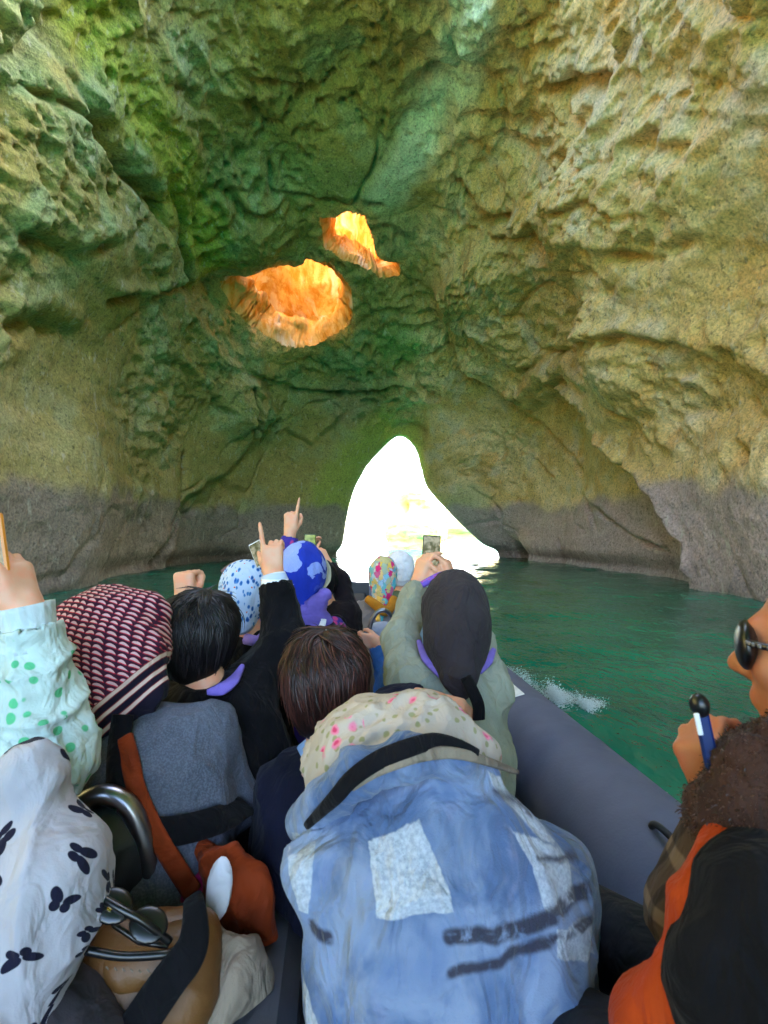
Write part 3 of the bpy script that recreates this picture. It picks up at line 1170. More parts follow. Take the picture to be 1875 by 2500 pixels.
def hair(parent, H, R, mat, s=1.0, seed=0, n=5200, nape=-.115, wide=1.06):
    """a scalp cap with layered locks over it; each hair a thin tapered ribbon, gathered in locks"""
    r_ = np.random.default_rng(seed)
    cap_pr = [ell(H + R @ np.array([0, -.020, .028]) * s, np.array([.083 * wide, .101, .094]) * s, R),
              ell(H + R @ np.array([0, -.045, -.035]) * s, np.array([.070 * wide, .055, .072]) * s, R, .03),
              sub(ell(H + R @ np.array([0, .125, -.03]) * s, np.array([.085, .09, .10]) * s, R), .01)]
    V0, Q0 = skin(cap_pr, .006, .02)
    nc = max(n // 18, 30)
    ca = r_.uniform(0, 2 * np.pi, nc)                      # locks: direction from the crown and start
    cp = np.arccos(1 - r_.uniform(0, 1, nc) * 1.12)
    cl = r_.uniform(.55, 1.0, nc)
    clift = r_.uniform(0, 1, nc) ** 1.5
    cbend = r_.normal(0, .35, nc)
    k_ = r_.integers(0, nc, n)
    m = 8
    pts = np.empty((n, m, 3))
    da, dp = r_.normal(0, .13, n), r_.normal(0, .11, n)
    ln = cl[k_] * r_.uniform(.8, 1.15, n)
    fr = 1 - .42 * np.clip(np.sin(ca[k_]), 0, 1)           # shorter over the brow
    rl = r_.uniform(-1, 1, n)
    fly = (r_.uniform(0, 1, n) < .06) * r_.uniform(.3, 1.3, n)
    for j in range(m):
        f = j / (m - 1)
        g_ = 1 - .65 * f                                   # hairs of a lock close up towards its tip
        ph = (cp[k_] * .95 + dp * g_ + f * ln) * fr
        sn_ = np.maximum(np.sin(np.clip(ph, .25, 2.6)), .25)
        a = ca[k_] + da * g_ / sn_ + (.5 + cbend[k_]) * f * f / (1 + ph) + .35 / (1 + ph * 2)
        low = np.clip((ph - 1.45) / .9, 0, 1)
        lift = 1.0 + (.035 + .075 * clift[k_]) * np.sin(min(f * 2.2, 2.2) * .9) + .012 * rl * f + .03 * f * f * clift[k_]
        lift = lift + fly * (.10 * f * f + .03 * f)
        p = np.stack([np.sin(ph) * np.cos(a) * .084 * wide, np.sin(ph) * np.sin(a) * .103 - .020, np.cos(ph) * .096 + .030 - .045 * low], -1)
        p[:, :2] *= (1 - .20 * low ** 1.5)[:, None]
        p = p * lift[:, None]
        p[:, 2] = np.maximum(p[:, 2], nape + .02 * np.sin(ca[k_] * 7 + seed) + .012 * rl)
        pts[:, j] = p
    ok = ~((pts[:, -1, 1] > .055) & (pts[:, -1, 2] < .055))
    pts, rl = pts[ok], rl[ok]
    n = len(pts)
    wth = .0021 * (1 - .8 * np.linspace(0, 1, m) ** 2)[None, :] * r_.uniform(.5, 1.5, n)[:, None]
    tan_ = np.gradient(pts, axis=1)
    nor = pts - np.array([0, -.02, .02])
    side_ = np.cross(tan_, nor)
    side_ /= np.maximum(np.linalg.norm(side_, axis=2, keepdims=True), 1e-9)
    nu = nor / np.maximum(np.linalg.norm(nor, axis=2, keepdims=True), 1e-9)
    v3 = np.stack([pts - side_ * wth[..., None], pts + nu * wth[..., None] * 1.1, pts + side_ * wth[..., None]], 2) * s
    V1 = (v3.reshape(-1, 3) @ R.T) + H
    i0 = ((np.arange(n)[:, None, None] * m + np.arange(m - 1)[None, :, None]) * 3 + np.arange(2)[None, None, :]).ravel()
    Q1 = np.stack([i0, i0 + 1, i0 + 4, i0 + 3], 1)
    v, q = join_np([(V0, [Q0]), (V1, [Q1])])
    hv_ = np.concatenate([np.zeros(len(V0)), np.repeat(r_.uniform(0, 1, n), m * 3)])
    return link('hair', mesh_np('hair', v, q, [mat], True, {'hv': hv_}), parent)


def put(parent, name, prims, mat, vox=.007, k=.02, wr=None, attrs=None, label=None):
    V, Q = skin(prims, vox, k)
    if wr:
        V = wrinkle(V, Q, **wr)
    at = attrs(V) if attrs else None
    global LAST, LASTQ
    LAST, LASTQ = V, Q
    o = link(name, mesh_np(name, V, Q, [mat], True, at), parent)
    if label:
        o['label'] = label
    return o


DECK = .20


def person(label, H, face=(0, 1, 0), tilt=(0, 0, 1), coat=None, trousers=None, skinm=None, hips=None, neck=None, sh=.185, shoulders=None,
           arms=(None, None), bulk=1.0, vox=.008, wr=None, coat_attrs=None, coat_extra=(), coat_name='coat', s=1.0, cuff=.0, hs=1.0, belly=None, fist=()):
    """a seated figure. H centre of the head; arms: (elbow, wrist, hand direction, palm, curls, side) or None for hands in the lap"""
    H = np.asarray(H, float)
    R = frame(face, tilt)
    bf = unit([R[0, 1], R[1, 1], 0])
    br = unit(np.cross(bf, [0, 0, 1]))
    up = R[:, 2]
    N = H - up * .165 * s - R[:, 1] * .03 if neck is None else np.asarray(neck, float)
    if hips is None:
        hips = np.array([N[0], N[1], 0]) - bf * .06 + np.array([0, 0, max(N[2] - .50, DECK + .38)])
    hips = np.asarray(hips, float)
    root = empty('person', (float(hips[0]), float(hips[1]), DECK), label, 'person')
    spine = unit(N - hips)
    chest = N - spine * .20
    if shoulders is None:
        shoulders = [N + br * e * sh - spine * .055 for e in (-1, 1)]
    SL, SR = [np.asarray(q_, float) for q_ in shoulders]
    sv_ = SR - SL
    sv_ = unit(sv_ - spine * (sv_ @ spine))
    TR = np.stack([sv_, unit(np.cross(spine, sv_)), spine], 1)
    body = head_prims(H, R, s * hs)
    body += [cap(H - up * .05 - R[:, 1] * .02, N - spine * .02, .052 * s, .062 * s, .03), ell(chest, np.array([.155, .10, .19]) * s, TR, .05),
             cap(chest - spine * .12, hips, .125 * s, .135 * s, .06)]
    ct = [ell(chest, np.array([.185, .130, .215]) * s * bulk, TR, .05), cap(chest - spine * .10, hips, .150 * s * bulk, .165 * s * bulk, .07),
          cap(SL, SR, .070 * s * bulk, None, .06)]
    cs = []
    for e, S_, a in ((-1, SL, arms[0]), (1, SR, arms[1])):
        if a is None:
            E = S_ + np.array([0, 0, -.27]) * s + br * e * .05 + bf * .03
            W = E + bf * .22 * s - br * e * .07 + np.array([0, 0, -.02])
            a = (E, W, bf - br * e * .3, (0, 0, -1), (.3, .45, .45, .45, .45), e)
        E, W, hd, palm, curls, side = a[:6]
        E, W = np.asarray(E, float), np.asarray(W, float)
        body += chain([S_, E, W], [.046 * s, .037 * s, .026 * s], .02)
        body += hand_prims(W, hd, palm, curls, side, s * (a[6] if len(a) > 6 else 1.0))
        fd = unit(W - E)
        We = W - fd * (.018 - cuff)
        ct += [cap(S_, E, .068 * s * bulk, .056 * s * bulk, .022), cap(E, We, .056 * s * bulk, .043 * s * bulk, .03)]
        cs.append(sub(cap(We + fd * .012, We + fd * .16, .046 * s * bulk, .07 * s), .004))
        cs.append(sub(cap(We - fd * .03, We + fd * .05, .031 * s), .004))
    legs = []
    for e in (-1, 1):
        hp = hips + br * e * .09 - np.array([0, 0, .03])
        kn = hp + bf * .40 * s + br * e * .04 + np.array([0, 0, -.02])
        ft = np.array([kn[0], kn[1], DECK + .05]) + bf * .02
        legs += [cap(hp, kn, .092 * s, .068 * s, .04), cap(kn, ft, .066 * s, .048 * s, .03)]
        legs.append(cap(ft, ft + bf * .15, .045, .04, .02))
    hv = min(vox, .0055)
    put(root, 'body', body, skinm or SKIN, hv, .018)
    root_coat = put(root, coat_name, ct + list(coat_extra) + cs, coat, vox, .03, dict(amp=.013, scale=.11, stretch=(1, 1, .8), seed=int(abs(H[0]) * 100)) if wr is None else wr, coat_attrs)
    global COATV
    COATV = LAST
    put(root, 'trousers', legs, trousers or NAVY_TR, .012, .03)
    return root, R, N, SL, SR, TR


def local(Hc, R):
    """pattern coordinates: place in the head's own frame, and longitude/latitude about its upright"""
    def f(V):
        q = (V - Hc) @ R
        lon = np.arctan2(q[:, 0], np.hypot(q[:, 1], q[:, 2]))
        lat = np.arctan2(q[:, 2], -q[:, 1])
        return {'pc': q, 'sp': np.stack([lon, lat, np.zeros(len(q))], 1)}
    return f


def box_np(c, size, R=None, bev=.004):
    """a box with chamfered edges"""
    h = np.asarray(size, float) / 2
    b = min(bev, h.min() * .6)
    vs = []
    for axis in range(3):
        for s_ in (-1, 1):
            for a in (-1, 1):
                for d in (-1, 1):
                    p = np.zeros(3)
                    o1, o2 = (axis + 1) % 3, (axis + 2) % 3
                    p[axis] = s_ * h[axis]
                    p[o1] = a * (h[o1] - b)
                    p[o2] = d * (h[o2] - b)
                    vs.append(p)
    import bmesh
    bm = bmesh.new()
    for p in vs:
        bm.verts.new(p)
    bmesh.ops.convex_hull(bm, input=bm.verts)
    bm.verts.ensure_lookup_table()
    bm.verts.index_update()
    v = np.array([list(q_.co) for q_ in bm.verts])
    t = []
    for f in bm.faces:
        ix_ = [q_.index for q_ in f.verts]
        for i in range(1, len(ix_) - 1):
            t.append((ix_[0], ix_[i], ix_[i + 1]))
    bm.free()
    if R is not None:
        v = v @ np.asarray(R).T
    return v + np.asarray(c), [np.array(t)]


def solid(parent, name, part, mat, smooth=False, label=None):
    o = link(name, mesh_np(name, part[0], part[1], [mat], smooth), parent)
    if label:
        o['label'] = label
    return o


def phone(label, c, R, body_m, screen_m, size=(.074, .009, .152), group=None):
    """R columns: width, thickness (towards the back), height; the screen faces -thickness"""
    root = empty('phone', tuple(c), label, 'phone', group)
    solid(root, 'case', box_np(c, size, R, .004), body_m)
    solid(root, 'screen', box_np(c - R[:, 1] * (size[1] / 2 + .0003), (size[0] - .006, .0012, size[2] - .008), R, .0004), screen_m)
    return root


def snap(V, u, v, off=.006, win=14):
    """the point of a skin seen at (u, v), lifted off it towards the viewer"""
    a, b, d = pix(V)
    k_ = (a - u) ** 2 + (b - v) ** 2
    near_ = np.where(k_ < win ** 2)[0]
    if not len(near_):
        near_ = np.array([np.argmin(k_)])
    i = near_[np.argmin(d[near_])]
    p = P(u, v, d[i])
    return p + unit(CAM - p) * off


def ribbon(pts, width, thick=.004, normal=None, n=40):
    """a flat band along pts with its face turned to normal (default: back towards the viewer and up)"""
    pts = np.asarray(pts, float)
    pts = catmull(pts, np.linspace(0, len(pts) - 1, n))
    w_ = np.interp(np.linspace(0, 1, n), np.linspace(0, 1, len(np.atleast_1d(width))), np.atleast_1d(width))
    t = np.gradient(pts, axis=0)
    t /= np.linalg.norm(t, axis=1, keepdims=True)
    nm = np.tile(unit([0, -1, .5]) if normal is None else unit(normal), (n, 1))
    nm = nm - t * (nm * t).sum(1, keepdims=True)
    nm /= np.linalg.norm(nm, axis=1, keepdims=True)
    sd_ = np.cross(t, nm)
    prof = [(-.5, -.5), (-.5, .2), (-.3, .5), (.3, .5), (.5, .2), (.5, -.5)]
    v = np.stack([pts + sd_ * (a * w_)[:, None] + nm * (b * thick) for a, b in prof], 1).reshape(-1, 3)
    k_ = len(prof)
    q = []
    for i in range(n - 1):
        for j in range(k_):
            j2 = (j + 1) % k_
            q.append((i * k_ + j, i * k_ + j2, (i + 1) * k_ + j2, (i + 1) * k_ + j))
    e = [tuple(range(k_))[::-1], tuple((n - 1) * k_ + j for j in range(k_))]
    return v, [np.array(q), np.array(e)]


def fuzz(parent, name, V, Q, mat, n=6000, length=.016, droop=.5, seed=0, w=.0007):
    """short hairs standing off a skin"""
    r_ = np.random.default_rng(seed)
    nm = vnormals(V, Q)
    k_ = r_.integers(0, len(V), n)
    p = V[k_] + r_.normal(0, .002, (n, 3))
    d = nm[k_] + r_.normal(0, .45, (n, 3))
    d /= np.linalg.norm(d, axis=1, keepdims=True)
    L_ = length * r_.uniform(.5, 1.4, n)[:, None]
    p1 = p + d * L_ * .55
    p2 = p + d * L_ + np.array([0, 0, -1]) * L_ * droop
    sd_ = np.cross(d, r_.normal(0, 1, (n, 3)))
    sd_ /= np.linalg.norm(sd_, axis=1, keepdims=True)
    v = np.stack([p - sd_ * w, p + sd_ * w, p1 + sd_ * w * .8, p1 - sd_ * w * .8, p2], 1).reshape(-1, 3)
    b_ = np.arange(n) * 5
    q = [np.stack([b_, b_ + 1, b_ + 2, b_ + 3], 1), np.stack([b_ + 3, b_ + 2, b_ + 4], 1)]
    return link(name, mesh_np(name, v, q, [mat], True, {'hv': np.repeat(r_.uniform(0, 1, n), 5)}), parent)
# ================================================================== the boat
BY = unit([-.094, 1, 0])
BX = np.array([BY[1], -BY[0], 0])


def Bp(x_, y_, z_):
    return BX * x_ + BY * y_ + np.array([0, 0, z_])


def plain(name, c, rough=.6, spec=.4, metal=0, coat=0, noise_amt=.12, sc=14, bump=.08):
    m = Mat(name, rough=rough, spec=spec, metal=metal, coat=coat)
    o = m.obj()
    a = m.noise(o, sc, 4, .6)
    c = tuple(c)
    m.set(color=m.mix(a.ss(.3, .7), tuple(x_ * (1 - noise_amt) for x_ in c), tuple(min(1, x_ * (1 + noise_amt)) for x_ in c)),
          normal=m.bump(m.noise(o, 90, 3), bump, .004), rough=m.noise(o, 6, 3).ss(.2, .8) * .2 + (rough - .1))
    return m.m


TUBE_M = plain('grey_hypalon', lin(88, 94, 120), .62, .35, noise_amt=.07, sc=5, bump=.25)
DARK_RUB = plain('dark_rubber', lin(46, 47, 52), .7, .3)
DECK_M = plain('deck_anti_slip', lin(52, 58, 56), .8, .25, bump=.4)
HULL_M = plain('white_gelcoat', lin(214, 222, 232), .3, .5, coat=.3)
VINYL = plain('black_vinyl', lin(34, 35, 40), .45, .45, bump=.2)
GREYV = plain('charcoal_vinyl', lin(60, 62, 70), .5, .4, bump=.2)
CHROME = plain('polished_steel', (.30, .30, .32), .34, .5, metal=1, noise_amt=.04)
WHITE_P = plain('white_patch', lin(232, 234, 240), .5, .4)

boat = empty('boat', tuple(Bp(-.1, 1.5, 0)), 'grey inflatable tour boat carrying the passengers towards the cave arch', 'boat')
TX, TZ, TRR = 1.11, .51, .25
LX = -1.31
for side, xx in ((1, TX), (-1, LX)):
    yk_ = np.linspace(-3.2, 5.4, 44)
    pts = [Bp(xx, y_, TZ) for y_ in yk_]
    mid = -.10
    for a in np.linspace(0, 1, 24)[1:]:
        th = a * math.pi / 2
        pts.append(Bp(mid + (xx - mid) * math.cos(th) ** .9, 5.4 + 2.3 * math.sin(th), TZ + .28 * a ** 1.6))
    v, q = tube_np(pts, TRR, 40)
    tb = link('inflatable_tube', mesh_np('inflatable_tube', v, q, [TUBE_M]), boat)
    # rubbing strake along the outside, and welded seam bands
    sp_ = [p + (BX * side * (TRR + .002)) + np.array([0, 0, -.03]) for p in pts[:44]]
    v, q = tube_np(sp_, .022, 8)
    solid(tb, 'rubbing_strake', (v, q), DARK_RUB, True)
    for y_ in (-1.2, .62, 2.35, 4.1):
        v, q = tube_np([Bp(xx, y_ - .035, TZ), Bp(xx, y_ + .035, TZ)], TRR + .0022, 40, caps=False)
        solid(tb, 'seam_band', (v, q), TUBE_M, True)
    for y_ in (-.4, 1.5, 3.3):
        a = np.linspace(-1, 1, 15)
        top = np.array([math.sin(.35 * -side), math.cos(.35)])
        hp = []
        for t in a:
            hgt_ = TRR + .004 + .035 * (1 - t ** 4)
            hp.append(Bp(xx + top[0] * hgt_, y_ + t * .11, TZ + top[1] * hgt_))
        v, q = tube_np(hp, .011, 8)
        solid(tb, 'grab_handle', (v, q), DARK_RUB, True)
# small white patch on the tube beside the green coat
dn = unit(BX * -.25 + np.array([0, 0, 1]))
pc_ = P(1218, 1640, 3.05)
ax_ = Bp(TX, 0, TZ)
yb = pc_ @ BY
c0 = Bp(TX, yb, TZ) + dn * (TRR + .005)
Rl = np.stack([np.cross(BY, dn), BY, dn], 1)
solid(boat, 'white_patch', box_np(c0, (.085, .20, .006), Rl, .002), WHITE_P, label='small white patch glued on the grey tube')
v, q = box_np(Bp(-.1, 1.3, DECK - .04), (2.1, 8.6, .08), np.stack([BX, BY, [0, 0, 1]], 1), .01)
solid(boat, 'deck', (v, q), DECK_M)
# hull below
hs_ = []
for y_, wdt, kz in ((-3.1, .98, -.28), (1, 1.0, -.30), (4.6, .95, -.26), (6.3, .62, -.12), (7.4, .1, .25)):
    hs_.append([Bp(-.1 + e * wdt, y_, .28) for e in (-1, 1)] + [Bp(-.1 + e * wdt * .8, y_, -.02) for e in (1,)] + [Bp(-.1, y_, kz)] + [Bp(-.1 - wdt * .8, y_, -.02)])
hv_ = np.array([[r[0], r[4], r[3], r[2], r[1]] for r in hs_]).reshape(-1, 3)
solid(boat, 'hull', (hv_, [grid_quads(5, 5)]), HULL_M)
v, q = box_np(Bp(-.1, -3.1, .42), (2.1, .08, .5), np.stack([BX, BY, [0, 0, 1]], 1), .02)
solid(boat, 'transom', (v, q), HULL_M)
# forward console: white moulding with a sloping dark dash and a low screen
FR = np.stack([BX, BY, [0, 0, 1]], 1)
cc0 = P(852, 1480, 4.7)
con = link('console', mesh_np('console', *(lambda b: (b[0], b[1]))(box_np(np.array([cc0[0], cc0[1], .60]), (.40, .5, .84), FR, .06)), [HULL_M], False), boat)
tl = np.array([[1, 0, 0], [0, .92, -.39], [0, .39, .92]])
solid(con, 'dash', box_np(np.array([cc0[0], cc0[1] - .04, 1.045]), (.32, .34, .05), FR @ tl, .012), VINYL)
solid(con, 'windscreen', box_np(np.array([cc0[0], cc0[1] + .20, 1.12]), (.36, .012, .20), FR, .004), GREYV)
v, q = tube_np([np.array([cc0[0] - .22, cc0[1] - .2, .6]), np.array([cc0[0] - .23, cc0[1] - .2, .98]), np.array([cc0[0] - .20, cc0[1] - .05, 1.14]), np.array([cc0[0] - .2, cc0[1] + .2, 1.2])], .016, 10)
solid(con, 'rail', (v, q), CHROME, True)


def seat_pod(hips, w_=.36, l_=.55, top=None):
    h = (hips[2] - .16) if top is None else top
    c = np.array([hips[0], hips[1], 0]) + BY * .06
    pod = link('seat_pod', mesh_np('seat_pod', *box_np(c + np.array([0, 0, (DECK + h - .06) / 2]), (w_ * .8, l_, max(h - .06 - DECK, .1)), FR, .03), [GREYV], False), boat)
    solid(pod, 'cushion', box_np(c + np.array([0, 0, h - .03]), (w_, l_ + .04, .08), FR, .03), VINYL)
# ================================================================== the passengers
NAVY_TR = cloth_mat('dark_trousers', lin(38, 40, 48), .2)
BLACK_C = cloth_mat('black_coat_cloth', lin(17, 16, 20), .25, bump=.6)
GREYW = cloth_mat('grey_wool', lin(84, 88, 102), .12, 260, heather=.45, bump=.4)
NAVY = cloth_mat('navy_cloth', lin(24, 25, 44), .2)
SAGE = cloth_mat('sage_cloth', lin(146, 150, 136), .08, bump=.6)
DENIM = cloth_mat('blue_denim', lin(58, 104, 168), .15)
PALEBLUE = cloth_mat('pale_blue_cloth', lin(150, 178, 226), .08)
LAV = cloth_mat('lavender_cloth', lin(122, 104, 190), .15)
CHARC = cloth_mat('charcoal_cotton', lin(56, 50, 54), .12, 500, bump=.8)
GREYC = cloth_mat('grey_cloth', lin(122, 118, 128), .08)
MUST = cloth_mat('mustard_cloth', lin(178, 118, 38), .12)
BROWNC = cloth_mat('dark_brown_coat', lin(32, 26, 30), .2)
GREENG = cloth_mat('grey_green_cloth', lin(92, 106, 92), .12)
WHITEK = cloth_mat('white_knit', lin(222, 220, 230), .05, 200, bump=.7)
RUST = cloth_mat('rust_vest', lin(132, 50, 18), .2, 300, rough=.7, bump=.6)
ORANGE = cloth_mat('orange_vest', lin(160, 58, 16), .12, 300, rough=.6, bump=.5)
BEIGE = cloth_mat('beige_cloth', lin(132, 118, 104), .15, bump=.8)
PINK = cloth_mat('magenta_cloth', lin(176, 40, 96), .15)
FUR = cloth_mat('brown_plush', lin(58, 38, 32), .3, 160, bump=1.0, sheen=.08)
TAN = plain('tan_leather', lin(104, 68, 32), .5, .4, bump=.35)
BLACKP = plain('black_plastic', lin(18, 18, 20), .3, .5, noise_amt=.05)
GLOSS = plain('glossy_black', lin(6, 6, 7), .32, .6, noise_amt=.02, bump=0)
BLUEP = plain('blue_plastic', lin(16, 40, 96), .35, .5)
PHW = plain('white_plastic', lin(225, 225, 235), .35, .5)
PHO = plain('orange_plastic', lin(230, 140, 40), .4, .5)


def screen_mat(name, a, b):
    m = Mat(name, rough=.15, spec=.5)
    o = m.obj()
    n_ = m.noise(o, 55, 3)
    c_ = m.mix(n_.ss(.35, .65), tuple(a), tuple(b))
    m.set(color=(.01, .01, .01), emit=c_, emit_s=.05)
    return m.m


SCREEN = screen_mat('lit_phone_screen', lin(96, 100, 60), lin(196, 196, 170))
SCREEN_G = screen_mat('lit_phone_screen_green', lin(104, 140, 60), lin(170, 200, 110))
F0 = unit([-.06, 1, 0])


def cover(H, R, rad, low=.16, open_f=.10, back=.02, drape=None, k=.03, face_w=.075):
    """cloth over the head, open at the face, running down the nape"""
    g = lambda x_, y_, z_: H + R @ np.array([x_, y_, z_])
    pr = [ell(g(0, -.012, .026), np.array(rad), R), cap(g(0, -.05, -.02), g(0, -.045 - back, -low), rad[0] * .80, rad[0] * .62, .04)]
    if drape:
        pr += drape
    pr.append(sub(ell(g(0, .125 + open_f * .3, -.03), np.array([face_w, .10, .105]), R), .012))
    return pr


# ---------------------------------------------------------------- 1 patched blue jacket, nearest
H1 = P(975, 1915, .99)
N1 = P(1010, 1960, .83)
HIP1 = P(1120, 2760, .80)
SL1, SR1 = P(885, 2120, .85), P(1325, 2135, .87)
arm1 = ((P(845, 2560, .95), P(900, 2640, 1.16), (.2, 1, -.2), (0, 0, -1), (.3, .5, .5, .5, .5), -1),
        (P(1400, 2560, .95), P(1290, 2620, 1.18), (-.2, 1, -.2), (0, 0, -1), (.3, .5, .5, .5, .5), 1))
g1_ = unit(N1 - HIP1)
sj = unit((SR1 - SL1) - g1_ * ((SR1 - SL1) @ g1_))
TRj = np.stack([sj, np.cross(g1_, sj), g1_], 1)
ex1 = [ell(P(1115, 2350, .80), [.212, .14, .30], TRj, .05),
       cap(P(860, 2200, .80), P(790, 2110, .79), .045, .030, .03), cap(P(775, 2040, .82), P(745, 2130, .78), .016, .028, .02), cap(P(745, 2130, .78), P(790, 2230, .77), .028, .018, .015)]
# standing collar
col_pts = [P(745, 2005, .86), P(800, 1935, .81), P(890, 1880, .775), P(1000, 1852, .765), P(1110, 1855, .785), P(1200, 1885, .84)]
ex1 += chain(col_pts, [.020, .024, .026, .026, .024, .018], .03)
blank = cloth_mat('blank', (.2, .3, .5))
r1_, R1, *_rest = person('person nearest the lens, back turned, in a tie-dyed blue jacket with pale patches', H1, F0, (0.05, .7, 1), blank,
                         hips=HIP1, neck=N1, shoulders=(SL1, SR1), arms=arm1, bulk=1.05, vox=.0055, coat_name='jacket', coat_extra=ex1,
                         wr=dict(amp=.017, scale=.13, stretch=(1, 1, .8), seed=3))
JACK = COATV
jk = [c for c in r1_.children if c.name.startswith('jacket')][0]
jm = jk.data
JV = np.empty(len(jm.vertices) * 3, np.float32)
jm.vertices.foreach_get('co', JV)
JV = JV.reshape(-1, 3).astype(float)
O1 = P(1105, 2200, .70)
JL = (JV - O1) @ TRj
a_ = jm.attributes.new('pc', 'FLOAT_VECTOR', 'POINT')
a_.data.foreach_set('vector', JL.astype(np.float32).ravel())
ju, jv_, jd = pix(JV)


def on_jacket(u, v):
    """cloth coordinates of the spot seen at (u, v)"""
    k_ = (ju - u) ** 2 + (jv_ - v) ** 2
    near_ = np.argsort(k_)[:40]
    i = near_[np.argmin(jd[near_])]
    return JL[i, 0], JL[i, 2]


m = Mat('patched_blue_denim', rough=.9, spec=.1, sheen=.2)
pc = m.attr('pc')
o_ = m.obj()
wob = m.noise(pc, 60, 2, .6, color=True)
wob2 = m.noise(pc, 11, 2, .6, color=True)
qx, _, qz = m.sep(m.vadd(pc, m.vadd(m.vscale(wob, .006), m.vscale(wob2, .008))))
qx, qz = qx - .007, qz - .007


def poly_mask(pts, soft=.0016):
    pts = [on_jacket(*p) for p in pts]
    ar = sum(a[0] * b[1] - b[0] * a[1] for a, b in zip(pts, pts[1:] + pts[:1]))
    if ar < 0:
        pts = pts[::-1]
    d = None
    for (x1, y1), (x2, y2) in zip(pts, pts[1:] + pts[:1]):
        L_ = math.hypot(x2 - x1, y2 - y1)
        if L_ < 1e-5:
            continue
        nx_, ny_ = (y2 - y1) / L_, -(x2 - x1) / L_
        e = qx * nx_ + (qz * ny_ - (x1 * nx_ + y1 * ny_))
        d = e if d is None else d.max(e)
    return d.ss(soft, -soft)


def stroke_mask(pts, wd, soft=.004):
    pts = [on_jacket(*p) for p in pts]
    best = None
    for (x1, y1), (x2, y2) in zip(pts[:-1], pts[1:]):
        dx, dy = x2 - x1, y2 - y1
        L2 = dx * dx + dy * dy + 1e-9
        t = ((qx - x1) * (dx / L2) + (qz - y1) * (dy / L2)).clamp()
        ex, ey = qx - (t * dx + x1), qz - (t * dy + y1)
        d = (ex * ex + ey * ey).sqrt()
        best = d if best is None else best.min(d)
    return best.ss(wd + soft, wd - soft)


t1 = m.noise(pc, 7, 4, .6, .4)
t2 = m.noise(pc, 18, 4, .6, .8)
cj = m.mix(t1.ss(.40, .60), tuple(lin(82, 102, 140)), tuple(lin(126, 140, 170)))
cj = m.mix(t2.ss(.55, .75) * .45, cj, tuple(lin(136, 140, 172)))
cj = m.mix(m.noise(pc, 5, 2).ss(.55, .7) * .45, cj, tuple(lin(52, 88, 144)))
patchc = m.mix(m.noise(pc, 160, 2).ss(.2, .8), tuple(lin(150, 156, 172)), tuple(lin(190, 195, 206)))
pmk = poly_mask([(889, 2036), (1027, 1982), (1062, 2060), (1118, 2183), (1116, 2217), (915, 2228)])
for pp in ([(1150, 1862), (1245, 1880), (1335, 1985), (1264, 2028), (1215, 1925)], [(1262, 2022), (1338, 1985), (1385, 2075), (1312, 2108)],
           [(1310, 2100), (1386, 2070), (1415, 2190), (1344, 2212)], [(1375, 2262), (1440, 2232), (1452, 2320), (1372, 2335)],
           [(840, 1895), (960, 1855), (900, 1910), (800, 1965)], [(690, 2050), (760, 2050), (745, 2230), (690, 2230)], [(640, 2380), (745, 2420), (790, 2560), (640, 2560)]):
    pmk = pmk.max(poly_mask(pp))
cj = m.mix(pmk, cj, patchc)
blotch = m.noise(pc, 34, 3, .6, .5)
sk = stroke_mask([(1090, 2273), (1180, 2262), (1290, 2248), (1380, 2215), (1440, 2172)], .0095).max(stroke_mask([(1100, 2362), (1258, 2326), (1375, 2290), (1450, 2248)], .0065))
sk = sk.max(stroke_mask([(1215, 1930), (1270, 1938), (1330, 1950)], .003)).max(stroke_mask([(1322, 2088), (1415, 2080)], .003)).max(stroke_mask([(756, 2262), (792, 2284)], .0075))
cj = m.mix(sk * blotch.ss(.25, .5) * .92, cj, tuple(lin(46, 42, 54)))
fold = m.noise(m.vscale(pc, (1, 1, .6)), 12, 3, .5, 1.2)
wv_ = m.noise(pc, 380, 2)
m.set(color=cj, normal=m.bump(wv_ + pmk * .5, .35, .003, m.bump(fold, .9, .035)))
jm.materials.clear()
jm.materials.append(m.m)


def floral(m, c):
    o = m.obj()
    d = m.vadd(o, m.vscale(m.noise(o, 40, 2, color=True), .012))
    v1 = m.vor(d, 30)
    rn = m.sep(m.vor(o, 30, out='Color'))[0]
    v2 = m.vor(d, 52)
    rn2 = m.sep(m.vor(d, 52, out='Color'))[1]
    c = m.mix(v2.ss(.34, .22) * rn2.ss(.45, .5) * .85, c, tuple(lin(142, 142, 96)))
    c = m.mix(v1.ss(.36, .22) * rn.ss(.50, .54), c, tuple(lin(226, 128, 158)))
    return m.mix(v1.ss(.20, .10) * rn.ss(.5, .54), c, tuple(lin(206, 66, 108)))


FLORAL = cloth_mat('floral_cotton', lin(188, 174, 162), .05, 400, pat=floral)
g = lambda x_, y_, z_: H1 + R1 @ np.array([x_, y_, z_])
put(r1_, 'sun_bonnet', [ell(P(972, 1852, .945), [.168, .125, .108]), cap(P(880, 1900, .92), P(815, 1985, .90), .07, .045, .05), cap(P(1050, 1840, .92), P(1150, 1870, .93), .085, .05, .05),
                        sub(ell(g(0, .15, -.06), [.09, .10, .11], R1), .01)], FLORAL, .006, .04, dict(amp=.012, scale=.09, seed=5),
    label='cream bonnet with pink roses and green leaves')
JB = np.concatenate([JACK, LAST])
band = [snap(JB, u_, v_, .007) for u_, v_ in ((750, 2015), (785, 1980), (820, 1945), (860, 1900), (925, 1855), (1000, 1825), (1060, 1810), (1115, 1818), (1165, 1838))]
solid(r1_, 'collar_lining', ribbon(band, [.012, .022, .026, .024, .012], .010), BLACK_C, True, 'black lining along the jacket collar')
